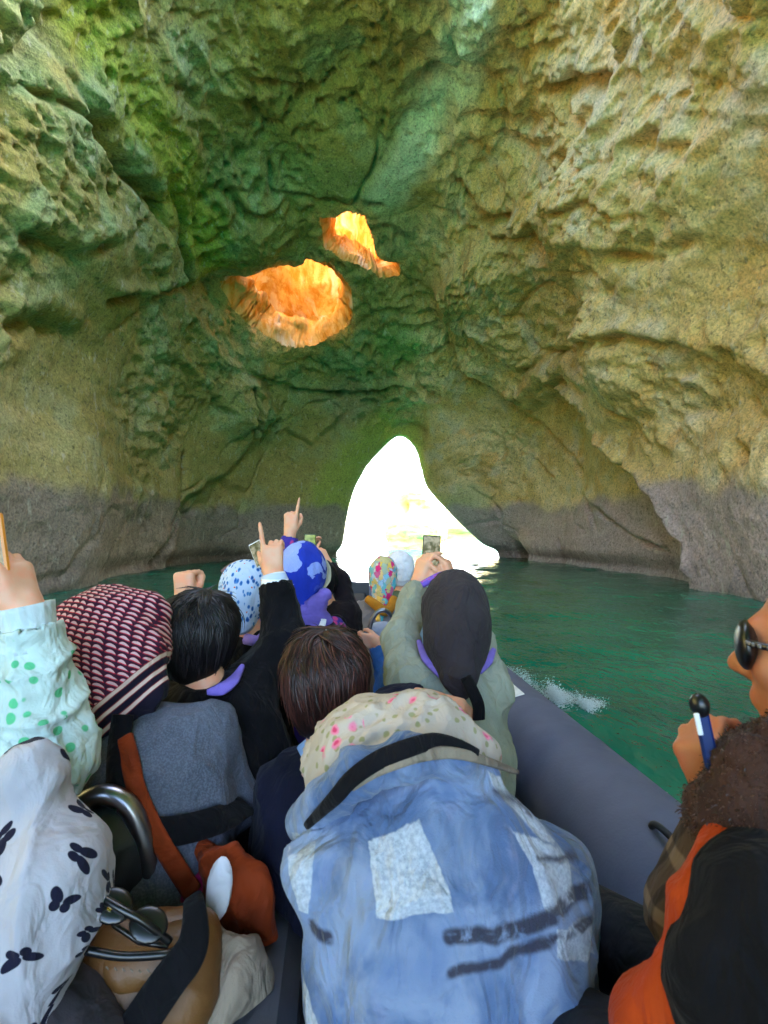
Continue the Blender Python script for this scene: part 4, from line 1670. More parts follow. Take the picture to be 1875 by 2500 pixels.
band = [snap(JB, u_, v_, .006) for u_, v_ in ((860, 1925), (920, 1885), (1000, 1852), (1070, 1838), (1130, 1842), (1200, 1862), (1262, 1885))]
solid(r1_, 'collar_rim', ribbon(band, [.008, .016, .018, .014, .008], .008), BEIGE, True, 'beige rim of the collar')
seat_pod(HIP1)

# ---------------------------------------------------------------- 2 red-and-white leaf scarf, grey coat
H2 = P(275, 1585, 1.27)


def leaf(m, c):
    lon, lat, _ = m.sep(m.attr('sp'))
    x_, y_, z_ = m.sep(m.attr('pc'))
    wob_ = m.noise(m.attr('pc'), 18, 2) - .5
    uu = x_ * 50 + wob_ * .45 + 20
    vv = (z_ * .85 + y_ * .5) * 82 + uu.floor() * .5 + wob_ * .6 + 40
    a, b = uu.fract() - .5, vv.fract() - .5
    b = b + a * a * 1.3 - .10 + a * .5
    e = ((a / .47) * (a / .47) + (b / .34) * (b / .34)).sqrt()
    e2 = ((a / .47) * (a / .47) + ((b - .14) / .34) * ((b - .14) / .34)).sqrt()
    c = m.mix(e.ss(1.05, .85), tuple(lin(58, 28, 48)), tuple(lin(196, 54, 74)))
    c = m.mix(e.ss(.92, .80) * e2.ss(.95, .80), c, tuple(lin(216, 180, 184)))
    ww = x_ * .62 - z_ * .78           # across the striped border
    w2 = (-x_) * .60 - z_ * .80
    edge_ = ww
    c = m.mix(edge_.ss(.108, .110), c, tuple(lin(28, 24, 40)))
    for p in (.112, .134, .156):
        c = m.mix((edge_ - p).abs().ss(.006, .004), c, tuple(lin(150, 50, 56)))
        c = m.mix((edge_ - p).abs().ss(.0042, .0028), c, tuple(lin(214, 190, 178)))
    return c


LEAF = cloth_mat('leaf_print_knit', lin(200, 180, 180), .05, 300, pat=leaf)
r2_, R2, N2, SL2, SR2, TR2 = person('person in a grey wool coat and a red, white and navy leaf-print headscarf', H2, unit([.10, 1, 0]), (-.10, .12, 1), GREYW,
                                    neck=P(330, 1770, 1.20), hips=P(380, 2280, 1.13), shoulders=(P(215, 1850, 1.22), P(505, 1800, 1.25)),
                                    arms=((P(165, 2080, 1.22), P(260, 2150, 1.42), (.3, 1, 0), (0, 0, -1), (.3, .4, .4, .4, .4), -1),
                                          (P(575, 1960, 1.28), P(520, 1990, 1.48), (-.2, 1, 0), (0, 0, -1), (.3, .4, .4, .4, .4), 1)), bulk=1.12, vox=.007,
                                    wr=dict(amp=.015, scale=.13, seed=8))
C2 = COATV
dr = [cap(P(330, 1540, 1.25), P(365, 1490, 1.27), .085, .045, .05), cap(P(250, 1620, 1.22), P(245, 1740, 1.16), .12, .055, .06), cap(P(310, 1640, 1.20), P(345, 1680, 1.20), .085, .06, .05),
      cap(P(250, 1700, 1.16), P(238, 1775, 1.15), .06, .018, .03)]
put(r2_, 'headscarf', cover(H2, R2, [.128, .135, .132], .12, drape=dr), LEAF, .0055, .04, dict(amp=.009, scale=.09, seed=12), local(H2, R2))
C2 = np.concatenate([C2, LAST])
for nm, pts, wd, mt in (('vest_strap', [(300, 1745), (292, 1800), (288, 1860), (288, 1930), (300, 2010)], .046, BLACK_C),
                        ('vest_edge', [(302, 1800), (318, 1860), (330, 1920), (355, 1985), (400, 2070), (470, 2180)], .036, RUST),
                        ('vest_belt', [(250, 2000), (300, 2015), (380, 2032), (460, 2022), (540, 1998), (600, 1965)], .055, BLACK_C)):
    solid(r2_, nm, ribbon([snap(C2, *q_, .010) for q_ in pts], wd, .010), mt, True)
seat_pod(P(380, 2280, 1.13))

# ---------------------------------------------------------------- 3 short black hair, black coat, right arm raised
H3 = P(492, 1560, 1.47)
W3 = P(668, 1405, 1.66)
r3_, R3, N3, SL3, SR3, TR3 = person('short black-haired person in a black coat pointing upwards with the right hand', H3, unit([.05, 1, 0]), (.12, .10, 1), BLACK_C,
                                    neck=P(520, 1700, 1.42), hips=P(540, 2120, 1.40), shoulders=(P(430, 1760, 1.45), P(610, 1690, 1.50)),
                                    arms=((P(400, 1640, 1.62), P(450, 1470, 1.66), (-.05, .1, 1), (.2, 1, 0), (.7, 1.0, 1.0, 1.0, 1.0), -1),
                                          (P(700, 1560, 1.62), W3, (-.10, .12, 1), (0, 1, 0), (.3, .02, .75, .7, .62), 1, 1.0)), bulk=1.12, vox=.007, cuff=.0)
C3 = COATV
hair(r3_, H3, R3, HAIR_BLACK, 1.10, 5, 5600)
solid(r3_, 'collar', ribbon([snap(C3, *q_, .012) for q_ in ((505, 1690), (540, 1682), (570, 1660), (592, 1625))], [.012, .034, .030, .012], .012), LAV, True, 'lavender collar')
fd = unit(W3 - P(700, 1560, 1.62))
m = Mat('striped_cuff', rough=.8, spec=.2)
zz = m.sep(m.obj())[2]
m.set(color=m.mix((zz * 160).sin().ss(-.2, .2), tuple(lin(190, 205, 235)), tuple(lin(235, 238, 248))))
solid(r3_, 'cuff', tube_np([W3 - fd * .055, W3 - fd * .02, W3 + fd * .004], [.047, .044, .038], 18), m.m, True, 'pale blue striped cuff')
phone('small white phone held inside the pointing hand above the black coat', P(632, 1352, 1.71), frame(unit([.35, 1, 0]), unit([-.5, 0, 1])), PHW, SCREEN, (.05, .008, .085))
seat_pod(P(540, 2120, 1.40))

# ---------------------------------------------------------------- 4 short brown hair, navy jacket
H4 = P(797, 1672, 1.27)
r4_, R4, N4, SL4, SR4, TR4 = person('person with short dark brown hair and navy jacket, right arm laid on the seat', H4, unit([-.05, 1, 0]), (.02, .10, 1), NAVY,
                                    neck=P(815, 1850, 1.22), hips=P(830, 2330, 1.18), shoulders=(P(700, 1930, 1.24), P(930, 1800, 1.30)),
                                    arms=(None, (P(960, 1725, 1.50), P(1052, 1712, 1.44), (.9, -.1, -.25), (0, .6, -.8), (.5, .55, .6, .6, .6), 1)), bulk=1.02, vox=.007)
C4 = COATV
hair(r4_, H4, R4, HAIR_BROWN, 1.10, 9, 5600)
solid(r4_, 'collar', ribbon([snap(C4, *q_, .008) for q_ in ((740, 1815), (760, 1850), (790, 1880))], .035, .010), PALEBLUE, True, 'pale blue collar')
seat_pod(P(830, 2330, 1.18))

# ---------------------------------------------------------------- 5 charcoal bonnet, sage coat, holding up a phone
H5 = P(1110, 1505, 1.67)
PH5 = P(1052, 1352, 2.12)
r5_, R5, N5, SL5, SR5, TR5 = person('person in a sage green coat and charcoal bonnet photographing the arch with a raised phone', H5, unit([-.06, 1, 0]), (0, .14, 1), SAGE,
                                    neck=P(1105, 1680, 1.62), hips=P(1100, 2050, 1.55), shoulders=(P(1000, 1690, 1.60), P(1190, 1680, 1.66)),
                                    arms=((P(978, 1560, 1.83), P(1020, 1424, 2.06), (.28, .05, 1), (.6, .5, 0), (.35, .35, .4, .45, .5), -1),
                                          (P(1160, 1560, 1.86), P(1108, 1425, 2.07), (-.35, .05, 1), (-.8, .3, 0), (.2, .4, .45, .5, .55), 1)), bulk=1.06, vox=.007,
                                    wr=dict(amp=.016, scale=.10, stretch=(1, 1, .6), seed=21))
C5 = COATV
put(r5_, 'bonnet', cover(H5, R5, [.106, .125, .125], .12, drape=[cap(P(1114, 1570, 1.60), P(1122, 1650, 1.55), .095, .055, .05), cap(P(1122, 1650, 1.53), P(1128, 1690, 1.52), .05, .012, .03)]), CHARC, .0055, .04,
    dict(amp=.009, scale=.09, stretch=(1, 1, .6), seed=15), local(H5, R5))
for pp in (((1022, 1565), (1040, 1605), (1075, 1650)), ((1172, 1640), (1192, 1612), (1206, 1585))):
    solid(r5_, 'collar', ribbon([snap(C5, *q_, .008) for q_ in pp], [.014, .03, .014], .010), LAV, True)
pts = catmull(np.array([P(1130, 1640, 1.50), P(1155, 1690, 1.44), P(1172, 1740, 1.43), P(1160, 1780, 1.46)]), np.linspace(0, 3, 20))
solid(r5_, 'bonnet_tie', ribbon(pts[::5], .034, .006), BLACK_C, True)
pts = catmull(np.array([P(1030, 1428, 1.70), P(1075, 1405, 1.70), P(1120, 1400, 1.69), P(1150, 1412, 1.68)]), np.linspace(0, 3, 20))
m = Mat('pink_floral_trim', rough=.9, spec=.1)
m.set(color=m.ramp(m.vor(m.obj(), 90, out='Distance'), [(0, tuple(lin(180, 40, 90))), (.35, tuple(lin(150, 100, 190))), (.6, tuple(lin(120, 90, 190)))]))
solid(r5_, 'bonnet_edge', tube_np(pts, .012, 8), m.m, True)
phone('black phone with its lit screen held up in both hands towards the arch', PH5, frame(unit([-.05, 1, .05]), unit([.06, 0, 1])), BLACKP, SCREEN)
seat_pod(P(1100, 2050, 1.55))

# ---------------------------------------------------------------- 6 pale blue hood, denim coat
H6 = P(1066, 1462, 2.42)
r6_, R6, *_ = person('person in a blue denim coat and pale blue hood, mostly hidden by the charcoal bonnet', H6, unit([-.05, 1, 0]), (0, .1, 1), DENIM,
                     neck=P(1055, 1560, 2.36), hips=P(1015, 1840, 2.28), shoulders=(P(985, 1590, 2.36), P(1120, 1590, 2.40)),
                     arms=((P(945, 1700, 2.38), P(925, 1570, 2.56), (-.9, .3, .1), (-.2, 1, 0), (.4, .5, .55, .55, .55), -1), None), bulk=1.05, vox=.009)
put(r6_, 'hood', cover(H6, R6, [.130, .135, .145], .16, drape=[cap(P(1060, 1480, 2.38), P(1035, 1560, 2.34), .11, .09, .05)]), PALEBLUE, .008, .04, dict(amp=.006, scale=.09, seed=18))
seat_pod(P(1015, 1840, 2.28))

# ---------------------------------------------------------------- 7 blue and white print cap
H7 = P(600, 1450, 2.26)


def capprint(m, c):
    pc_ = m.attr('sp')
    d = m.vadd(m.vscale(pc_, (1.2, 1, 1)), m.vscale(m.noise(pc_, 4, 2, color=True), .12))
    v1 = m.vor(m.vscale(d, (1.5, 1, 1)), 4.2)
    v2 = m.vor(d, 6.5)
    rn = m.sep(m.vor(d, 6.5, out='Color'))[0]
    c = m.mix(v1.ss(.40, .28), c, tuple(lin(70, 130, 200)))
    c = m.mix(v1.ss(.26, .16), c, tuple(lin(30, 78, 160)))
    return m.mix(v2.ss(.24, .18) * rn.ss(.66, .7), c, tuple(lin(214, 110, 80)))


CAPM = cloth_mat('blue_white_print', lin(190, 208, 238), .04, 300, pat=capprint)
r7_, R7, *_ = person('person in a blue and white printed cap with orange dots, facing the arch', H7, unit([.02, 1, 0]), (.04, .06, 1), BLACK_C,
                     neck=P(610, 1550, 2.24), hips=P(620, 1830, 2.2), shoulders=(P(525, 1585, 2.26), P(695, 1585, 2.3)), bulk=1.05, vox=.009)
put(r7_, 'cap', cover(H7, R7, [.108, .125, .128], .10), CAPM, .006, .03, dict(amp=.008, scale=.08, stretch=(1, 1, .6), seed=19), local(H7, R7))
pts = [P(545, 1398, 2.30), P(570, 1380, 2.34), P(600, 1374, 2.36), P(630, 1384, 2.34), P(650, 1402, 2.30)]
solid(r7_, 'cap_brim', tube_np(catmull(np.array(pts), np.linspace(0, 4, 20)), .016, 8), cloth_mat('mauve_brim', lin(126, 96, 98)), True, 'mauve brim edge')
solid(r7_, 'collar', tube_np([P(600, 1560, 2.12), P(630, 1566, 2.10), P(655, 1545, 2.14)], .024, 8), LAV, True)
seat_pod(P(620, 1830, 2.2))

# ---------------------------------------------------------------- 8 blue petal bonnet, pointing
H8 = P(738, 1405, 2.52)


def petals(m, c):
    pc_ = m.vadd(m.attr('sp'), (.35, .2, 0))
    d = m.vadd(pc_, m.vscale(m.noise(pc_, 3, 3, color=True), .30))
    rn = m.sep(m.vor(d, 1.7, out='Color'))[0]
    v1 = m.vor(d, 1.7)
    vein = m.noise(m.vscale(pc_, (3, 1, 1)), 14, 2)
    pale = m.mix(vein, tuple(lin(120, 146, 228)), tuple(lin(160, 176, 240)))
    return m.mix(v1.ss(.66, .62) * rn.ss(.3, .34), c, pale)


PETM = cloth_mat('blue_petal_print', lin(36, 58, 176), .12, 300, pat=petals)
W8 = P(708, 1300, 2.70)
SLV = None


def sleeve_pat(m, c):
    o = m.obj()
    v1 = m.vor(m.vscale(o, (1, 1, .5)), 26)
    rn = m.sep(m.vor(m.vscale(o, (1, 1, .5)), 26, out='Color'))[0]
    return m.mix(v1.ss(.5, .3) * rn.ss(.6, .65), c, tuple(lin(196, 70, 130)))


PURP = cloth_mat('violet_print_sleeve', lin(62, 48, 140), .2, 300, pat=sleeve_pat)
r8_, R8, *_ = person('person in a royal blue bonnet with pale petals, left arm raised and pointing', H8, unit([-.02, 1, 0]), (.05, .06, 1), PURP,
                     neck=P(742, 1510, 2.48), hips=P(745, 1770, 2.44), shoulders=(P(672, 1545, 2.50), P(810, 1545, 2.5)),
                     arms=((P(688, 1420, 2.62), W8, (.05, .1, 1), (.1, 1, 0), (.55, .02, .85, .85, .85), -1, 1.05), None), bulk=1.0, vox=.008)
put(r8_, 'sun_bonnet', cover(H8, R8, [.122, .130, .140], .14), PETM, .007, .03, dict(amp=.010, scale=.09, stretch=(1, 1, .6), seed=23), local(H8, R8))
put(r8_, 'scarf', [cap(P(712, 1495, 2.42), P(770, 1488, 2.42), .06, .055), cap(P(708, 1530, 2.40), P(780, 1525, 2.40), .055, .06), cap(P(770, 1470, 2.40), P(795, 1450, 2.42), .035, .03)], LAV, .007, .03,
    dict(amp=.010, scale=.07, stretch=(1, 1, 2.5), seed=25), label='violet scarf wound round the neck')
put(r8_, 'life_vest', [ell(P(745, 1600, 2.38), [.17, .13, .15], None), cap(P(690, 1560, 2.40), P(795, 1545, 2.40), .06)], NAVY, .009, .03, dict(amp=.006, scale=.1, seed=27), label='navy vest with a white band')
pts = catmull(np.array([P(728, 1568, 2.262), P(752, 1560, 2.25), P(775, 1545, 2.26), P(790, 1518, 2.30)]), np.linspace(0, 3, 16))
solid(r8_, 'reflective_band', ribbon([snap(LAST, *q_, .008) for q_ in ((722, 1574), (745, 1568), (768, 1552), (785, 1530), (790, 1512))], [.024, .032, .026], .006), WHITE_P, True)
seat_pod(P(745, 1770, 2.44))

solid(r8_, 'bonnet_brim', ribbon([P(782, 1352, 2.56), P(797, 1385, 2.60), P(796, 1420, 2.60), P(778, 1452, 2.52)], [.012, .05, .05, .012], .005, (-.6, -1, .2)), cloth_mat('cream_brim', lin(196, 190, 160)), True, 'cream underside of the bonnet brim')
# ---------------------------------------------------------------- 9 dark coat beyond the petal bonnet
H9 = P(782, 1420, 3.02)
r9_, R9, *_ = person('person in a dark brown coat half hidden behind the petal bonnet, phone raised', H9, unit([-.05, 1, 0]), (0, .05, 1), BROWNC,
                     neck=P(800, 1480, 2.98), hips=P(822, 1680, 2.9), shoulders=(P(745, 1500, 2.98), P(850, 1500, 3.0)),
                     arms=((P(752, 1420, 3.15), P(755, 1362, 3.28), (.02, .1, 1), (.8, .4, 0), (.4, .4, .45, .5, .5), -1),
                           (P(830, 1420, 3.1), P(800, 1376, 3.2), (-.5, .2, .8), (-.6, .6, 0), (.4, .4, .5, .5, .5), 1)), bulk=1.0, vox=.009)
hair(r9_, H9, R9, HAIR_BLACK, 1.05, 31, 900)
put(r9_, 'shoulder_bag', [ell(P(818, 1545, 2.74), [.075, .05, .10]), ell(P(832, 1590, 2.72), [.08, .05, .09])], BLACK_C, .008, .03, dict(amp=.006, scale=.07, seed=29), label='black bag with a white diamond tag')
Rt = frame(unit([0, 1, 0])) @ np.array([[.707, 0, -.707], [0, 1, 0], [.707, 0, .707]])
solid(r9_, 'diamond_tag', box_np(P(815, 1521, 2.69), (.022, .004, .034), Rt, .001), WHITE_P)
phone('phone with a green lit screen raised just above the petal bonnet', P(757, 1327, 3.26), frame(unit([0, 1, 0])), BLACKP, SCREEN_G, (.074, .009, .12))
seat_pod(P(822, 1680, 2.9))

# ---------------------------------------------------------------- 10 multicoloured scarf, grey coat
H10 = P(935, 1412, 3.95)


def multi(m, c):
    pc_ = m.attr('sp')
    d = m.vadd(m.vscale(pc_, (1.6, 1, 1)), m.vscale(m.noise(pc_, 5, 3, color=True), .55))
    cl = m.sep(m.vor(d, 2.6, out='Color'))[0]
    c2 = m.ramp(cl, [(0, tuple(lin(70, 180, 205))), (.34, tuple(lin(232, 190, 70))), (.55, tuple(lin(200, 205, 230))), (.72, tuple(lin(80, 190, 210))), (.86, tuple(lin(220, 50, 120)))])
    return m.mix(m.vor(d, 2.6, 'DISTANCE_TO_EDGE').ss(.0, .03), tuple(lin(120, 130, 160)), c2)


MULT = cloth_mat('multicolour_print', lin(180, 190, 220), .04, 300, pat=multi)
r10_, R10, *_ = person('person in a grey coat with a turquoise, yellow and pink patterned headscarf', H10, unit([.05, 1, 0]), (.02, .05, 1), GREYC,
                       neck=P(925, 1470, 3.9), hips=P(905, 1640, 3.8), shoulders=(P(868, 1500, 3.88), P(972, 1495, 3.92)), bulk=1.12, vox=.010)
put(r10_, 'headscarf', cover(H10, R10, [.112, .125, .150], .15, drape=[ell(P(938, 1470, 3.78), [.03, .03, .03], None, .02), cap(P(938, 1475, 3.77), P(925, 1510, 3.74), .02, .03, .02)]), MULT, .008, .03, dict(amp=.011, scale=.08, seed=33), local(H10, R10))
pts = catmull(np.array([P(897, 1462, 3.74), P(915, 1475, 3.70), P(935, 1490, 3.69), P(950, 1488, 3.72), P(962, 1460, 3.80)]), np.linspace(0, 4, 18))
solid(r10_, 'collar', tube_np(pts, np.interp(np.linspace(0, 1, 18), [0, .6, 1], [.03, .04, .03]), 10), MUST, True, 'mustard collar')
seat_pod(P(905, 1640, 3.8))

# ---------------------------------------------------------------- 11 white hat
H11 = P(975, 1392, 4.5)
r11_, R11, *_ = person('person in a white knitted hat beside the multicoloured headscarf', H11, unit([.02, 1, 0]), (0, .05, 1), GREENG,
                       neck=P(980, 1445, 4.48), hips=P(985, 1590, 4.4), shoulders=(P(930, 1465, 4.45), P(1030, 1465, 4.5)), vox=.011)
put(r11_, 'hat', cover(H11, R11, [.132, .140, .150], .05), WHITEK, .009, .03, dict(amp=.010, scale=.06, seed=35))
seat_pod(P(985, 1590, 4.4))

# ---------------------------------------------------------------- 12 mint polka-dot jumper, arm up at the left edge
def dots(m, c):
    o = m.obj()
    v1 = m.vor(m.vadd(o, m.vscale(m.noise(o, 15, 1, color=True), .02)), 30, rnd=.45)
    return m.mix(v1.ss(.30, .22), c, tuple(lin(96, 190, 140)))


MINT = cloth_mat('mint_dotted_knit', lin(196, 214, 212), .05, 240, pat=dots, bump=.6)
W12 = P(66, 1490, .98)
r12_, R12, *_ = person('person at the edge in a pale mint knitted jumper with green dots, right hand raised', P(-330, 1640, .98), unit([0, 1, 0]), (0, 0, 1), MINT,
                       neck=P(-300, 1850, .95), hips=P(-260, 2300, .9), shoulders=(P(-500, 1950, .95), P(-90, 1940, .92)),
                       arms=(None, (P(130, 1840, .98), W12, (-.46, .10, 1), (-1, .35, -.1), (.05, .30, .34, .38, .42), 1, 1.0)), bulk=1.25, vox=.006,
                       wr=dict(amp=.016, scale=.10, stretch=(.8, .8, 1.6), seed=41))
fd = unit(W12 - P(130, 1840, .98))
nring = 48
rp, rq_ = tube_np([W12 - fd * .075 + fd * t_ * .085 for t_ in np.linspace(0, 1, 9)], np.interp(np.linspace(0, 1, 9), [0, .5, 1], [.052, .043, .047]), nring)
rc = (W12 - fd * .03)
for i in range(9 * nring):
    ring, sgi = divmod(i, nring)
    ctr = W12 - fd * .075 + fd * (ring / 8) * .085
    rp[i] = ctr + (rp[i] - ctr) * (1 + .035 * math.cos(sgi / nring * 2 * math.pi * 16))
solid(r12_, 'ribbed_cuff', (rp, rq_), cloth_mat('mint_rib', lin(206, 220, 226), .04, 240), True, 'white ribbed cuff')
phone('phone with an orange edge held at the left border of the picture', P(-18, 1358, .985), frame(unit([.35, 1, 0]), unit([-.25, 0, 1])), PHO, SCREEN, (.078, .011, .155))
hair(r12_, P(-330, 1640, .98), R12, HAIR_BLACK, 1.05, 43, 700)

# ---------------------------------------------------------------- 13 butterfly scarf, nearest left
H13 = P(5, 2200, .84)


def butterfly(m, c):
    o, pq = m.attr('sp'), None
    d = m.vadd(o, m.vscale(m.noise(o, 2, 1, color=True), .15))
    n_ = m.n('ShaderNodeTexVoronoi', voronoi_dimensions='2D')
    m.put(n_.inputs['Vector'], d)
    n_.inputs['Scale'].default_value = 2.7
    n_.inputs['Randomness'].default_value = .75
    pos = X(m.t, n_.outputs['Position'])
    cr = m.sep(X(m.t, n_.outputs['Color']))
    dx, dy, _ = m.sep(m.vadd(d, m.vscale(pos, -1)))
    an = cr[0] * 6.28
    ca, sa = (an + 1.5708).sin(), an.sin()
    x_, y_ = (dx * ca + dy * sa) * 2.7, (dy * ca - dx * sa) * 2.7
    ax = x_.abs()
    w1 = (((ax - .14) / .135) * ((ax - .14) / .135) + ((y_ - ax * .5 - .02) / .13) * ((y_ - ax * .5 - .02) / .13))
    w2 = (((ax - .09) / .09) * ((ax - .09) / .09) + ((y_ + .10) / .11) * ((y_ + .10) / .11))
    e = w1.min(w2)
    return m.mix(e.ss(1.1, .85), c, tuple(lin(28, 28, 48)))


BUTT = cloth_mat('butterfly_print', lin(176, 172, 182), .05, 400, pat=butterfly)
r13_, R13, *_ = person('person nearest on the left in a white headscarf printed with black butterflies', H13, unit([.15, 1, 0]), (.05, .12, 1), cloth_mat('dark_grey_top', lin(60, 56, 62)),
                       neck=P(40, 2420, .74), hips=P(0, 2800, .70), shoulders=(P(-170, 2560, .72), P(150, 2560, .74)), bulk=.95, vox=.008)
drp = [ell(P(70, 1880, .80), [.050, .05, .050], None, .02), cap(P(75, 1945, .80), P(90, 2030, .79), .042, .06, .03), ell(P(140, 2110, .77), [.074, .085, .072], None, .03),
       cap(P(110, 2180, .76), P(60, 2270, .76), .078, .088, .04), cap(P(50, 2270, .76), P(-25, 2450, .74), .09, .085, .05), cap(P(-30, 2440, .73), P(-60, 2560, .70), .085, .10, .05)]
put(r13_, 'headscarf', cover(H13, R13, [.112, .12, .115], .16, drape=drp), BUTT, .0055, .03, dict(amp=.016, scale=.10, stretch=(1, 1, .8), seed=47), local(H13, R13))

# ---------------------------------------------------------------- 14 right edge: face in profile, sunglasses, life vest
H14 = P(2060, 1605, .63)
FACE14 = unit([-.64, .77, -.02])


def plaid(m, c):
    x_, y_, z_ = m.sep(m.obj())
    c = m.mix((z_ * 95).sin().ss(.5, .8) * .7, c, tuple(lin(120, 104, 92)))
    return m.mix(((x_ + y_) * 110).sin().ss(.5, .8) * .6, c, tuple(lin(24, 22, 24)))


PLAID = cloth_mat('brown_plaid', lin(70, 58, 52), .2, 300, pat=plaid)
W14 = P(1772, 1985, .67)
r14_, R14, N14, SL14, SR14, TR14 = person('person at the right edge in sunglasses and an orange life vest, seen in profile', H14, FACE14, (0, .05, 1), PLAID, skinm=SKIN_D,
                                          neck=P(1990, 1900, .62), hips=P(1960, 2700, .60), shoulders=(P(1850, 2190, .66), P(2150, 2270, .56)),
                                          arms=((P(1700, 2215, .68), W14, (-.28, .2, 1), (.5, .5, .3), (.55, .72, .75, .78, .8), -1, .95),
                                                (P(2200, 2500, .60), P(2100, 2650, .75), (-.3, 1, 0), (0, 0, -1), (.3, .4, .4, .4, .4), 1)), bulk=.9, vox=.007)
put(r14_, 'fur_collar', [cap(P(1785, 1985, .63), P(1865, 1900, .61), .040, .045), cap(P(1865, 1900, .61), P(1960, 1860, .60), .045, .055), cap(P(1785, 2000, .63), P(1860, 1980, .59), .042, .05)], FUR, .005, .03,
    dict(amp=.008, scale=.03, seed=51))
fuzz(r14_, 'collar_fur', LAST, LASTQ, hair_mat('brown_fur', lin(40, 24, 20), lin(110, 78, 64)), 7000, .0035, .3, 3)
put(r14_, 'life_vest', [cap(P(1920, 2020, .57), P(1805, 2090, .585), .030, .034), cap(P(1805, 2090, .585), P(1735, 2240, .575), .034, .036), cap(P(1735, 2240, .575), P(1690, 2420, .56), .036, .036),
                        cap(P(1690, 2420, .56), P(1630, 2520, .58), .036, .06), cap(P(1550, 2430, .66), P(1630, 2560, .60), .02, .06)], ORANGE, .005, .03, dict(amp=.006, scale=.07, seed=53),
    label='orange life vest edge')
put(r14_, 'vest_panel', [cap(P(1925, 2120, .54), P(1845, 2190, .545), .028, .034), cap(P(1845, 2190, .545), P(1780, 2420, .53), .05, .06), cap(P(1895, 2230, .53), P(1880, 2560, .52), .07, .085)], BLACK_C, .006, .03,
    dict(amp=.005, scale=.08, seed=55), label='black back panel of the life vest')
hair(r14_, H14 - R14[:, 1] * .018, R14, HAIR_BLACK, .97, 57, 2000)
# sunglasses: two lenses, bridge, temples with a line of bright studs
sgr = empty('sunglasses', tuple(H14 + R14 @ np.array([0, .11, .01])), 'large black sunglasses with studded temples worn at the right edge', 'sunglasses')
gg = lambda x_, y_, z_: H14 + R14 @ np.array([x_, y_, z_])
for e in (-1, 1):
    put(sgr, 'lens', [ell(gg(e * .034, .092, .006), [.040, .014, .033], R14 @ np.array([[math.cos(.3 * e), math.sin(.3 * e), 0], [-math.sin(.3 * e), math.cos(.3 * e), 0], [0, 0, 1]]))], GLOSS, .0025, .003)
    tp = [gg(e * .066, .082, .014), gg(e * .078, .06, .012), gg(e * .083, 0, .008), gg(e * .082, -.03, -.004)]
    solid(sgr, 'temple', tube_np(catmull(np.array(tp), np.linspace(0, 3, 14)), .0045, 8), GLOSS, True)
    for t_ in np.linspace(.1, 1.6, 7):
        c_ = catmull(np.array(tp), np.array([t_]))[0] + R14[:, 0] * e * .005
        solid(sgr, 'stud', box_np(c_, (.0025, .004, .005), R14, .001), CHROME)
solid(sgr, 'bridge', tube_np([gg(-.012, .104, .012), gg(0, .110, .014), gg(.012, .104, .012)], .003, 8), GLOSS, True)
# little camera on a grip
cm = empty('action_camera', tuple(P(1722, 1850, .65)), 'small blue handheld camera with a black top in the profile person\'s fist', 'camera')
Rc = frame(unit([.3, 1, 0]), unit([-.18, 0, 1]))
solid(cm, 'grip', box_np(P(1724, 1800, .63), (.016, .010, .085), Rc, .004), BLUEP)
put(cm, 'camera_head', [ell(P(1708, 1722, .628), [.0115, .0115, .015], Rc)], BLACKP, .003, .003)
solid(cm, 'button', box_np(P(1705, 1768, .620), (.006, .004, .026), Rc, .001), PHW)
# ================================================================== loose things in the boat
# chrome hoop backrest by the butterfly scarf
hoop = catmull(np.array([P(165, 2200, 1.02), P(160, 2040, 1.02), P(185, 1975, 1.02), P(250, 1940, 1.02), P(310, 1965, 1.02), P(345, 2030, 1.02), P(365, 2120, 1.02), P(372, 2300, 1.02)]), np.linspace(0, 7, 60))
br_ = link('backrest', mesh_np('backrest', *tube_np(hoop, .020, 14), [CHROME]), boat)
br_['label'] = 'chrome hoop of a seat backrest'
V, Q = skin([ell(P(265, 2080, 1.03), [.075, .035, .10]), cap(P(250, 2060, 1.03), P(260, 2330, 1.03), .075, .09), cap(P(330, 2060, 1.03), P(365, 2280, 1.04), .03, .05)], .008, .03)
solid(br_, 'pad', (wrinkle(V, Q, .004, .09, seed=61), [Q]), VINYL, True)

# tan handbag with black trim, sunglasses lying on it
bagc = P(400, 2330, .84)
bag = empty('handbag', tuple(bagc - np.array([0, 0, .1])), 'tan leather handbag with a thick black strap in the lower corner', 'bag')
Rb = frame(unit([.5, 1, -.1]), unit([.15, -.25, 1]))
put(bag, 'bag_body', [cap(P(265 + 8 * i_, 2490 - 46 * i_, .80 + .012 * i_), P(450 + 4 * i_, 2455 - 42 * i_, .82 + .014 * i_), .042, .042, .035) for i_ in range(5)], TAN, .006, .03, dict(amp=.004, scale=.08, seed=63))
pts = catmull(np.array([P(470, 2190, .84), P(475, 2260, .80), P(460, 2330, .775), P(400, 2410, .76), P(300, 2560, .75)]), np.linspace(0, 4, 30))
solid(bag, 'strap', ribbon(pts[::4], [.03, .05, .055], .012), BLACK_C, True)
pts = catmull(np.array([P(210, 2320, .76), P(300, 2335, .765), P(400, 2330, .775), P(430, 2320, .79)]), np.linspace(0, 3, 20))
solid(bag, 'piping', tube_np(pts, .006, 8), BLACKP, True)
put(bag, 'flap', [cap(P(300, 2322 + 26 * i_, .835 - .012 * i_), P(440, 2300 + 26 * i_, .845 - .012 * i_), .030, .030, .02) for i_ in range(3)], TAN, .006, .02, dict(amp=.003, scale=.06, seed=64))
for i_ in range(9):
    solid(bag, 'stitch', box_np(P(262 + i_ * 20, 2372 - abs(i_ - 4) * 2, .775), (.007, .002, .002), Rb, .0006), BEIGE)
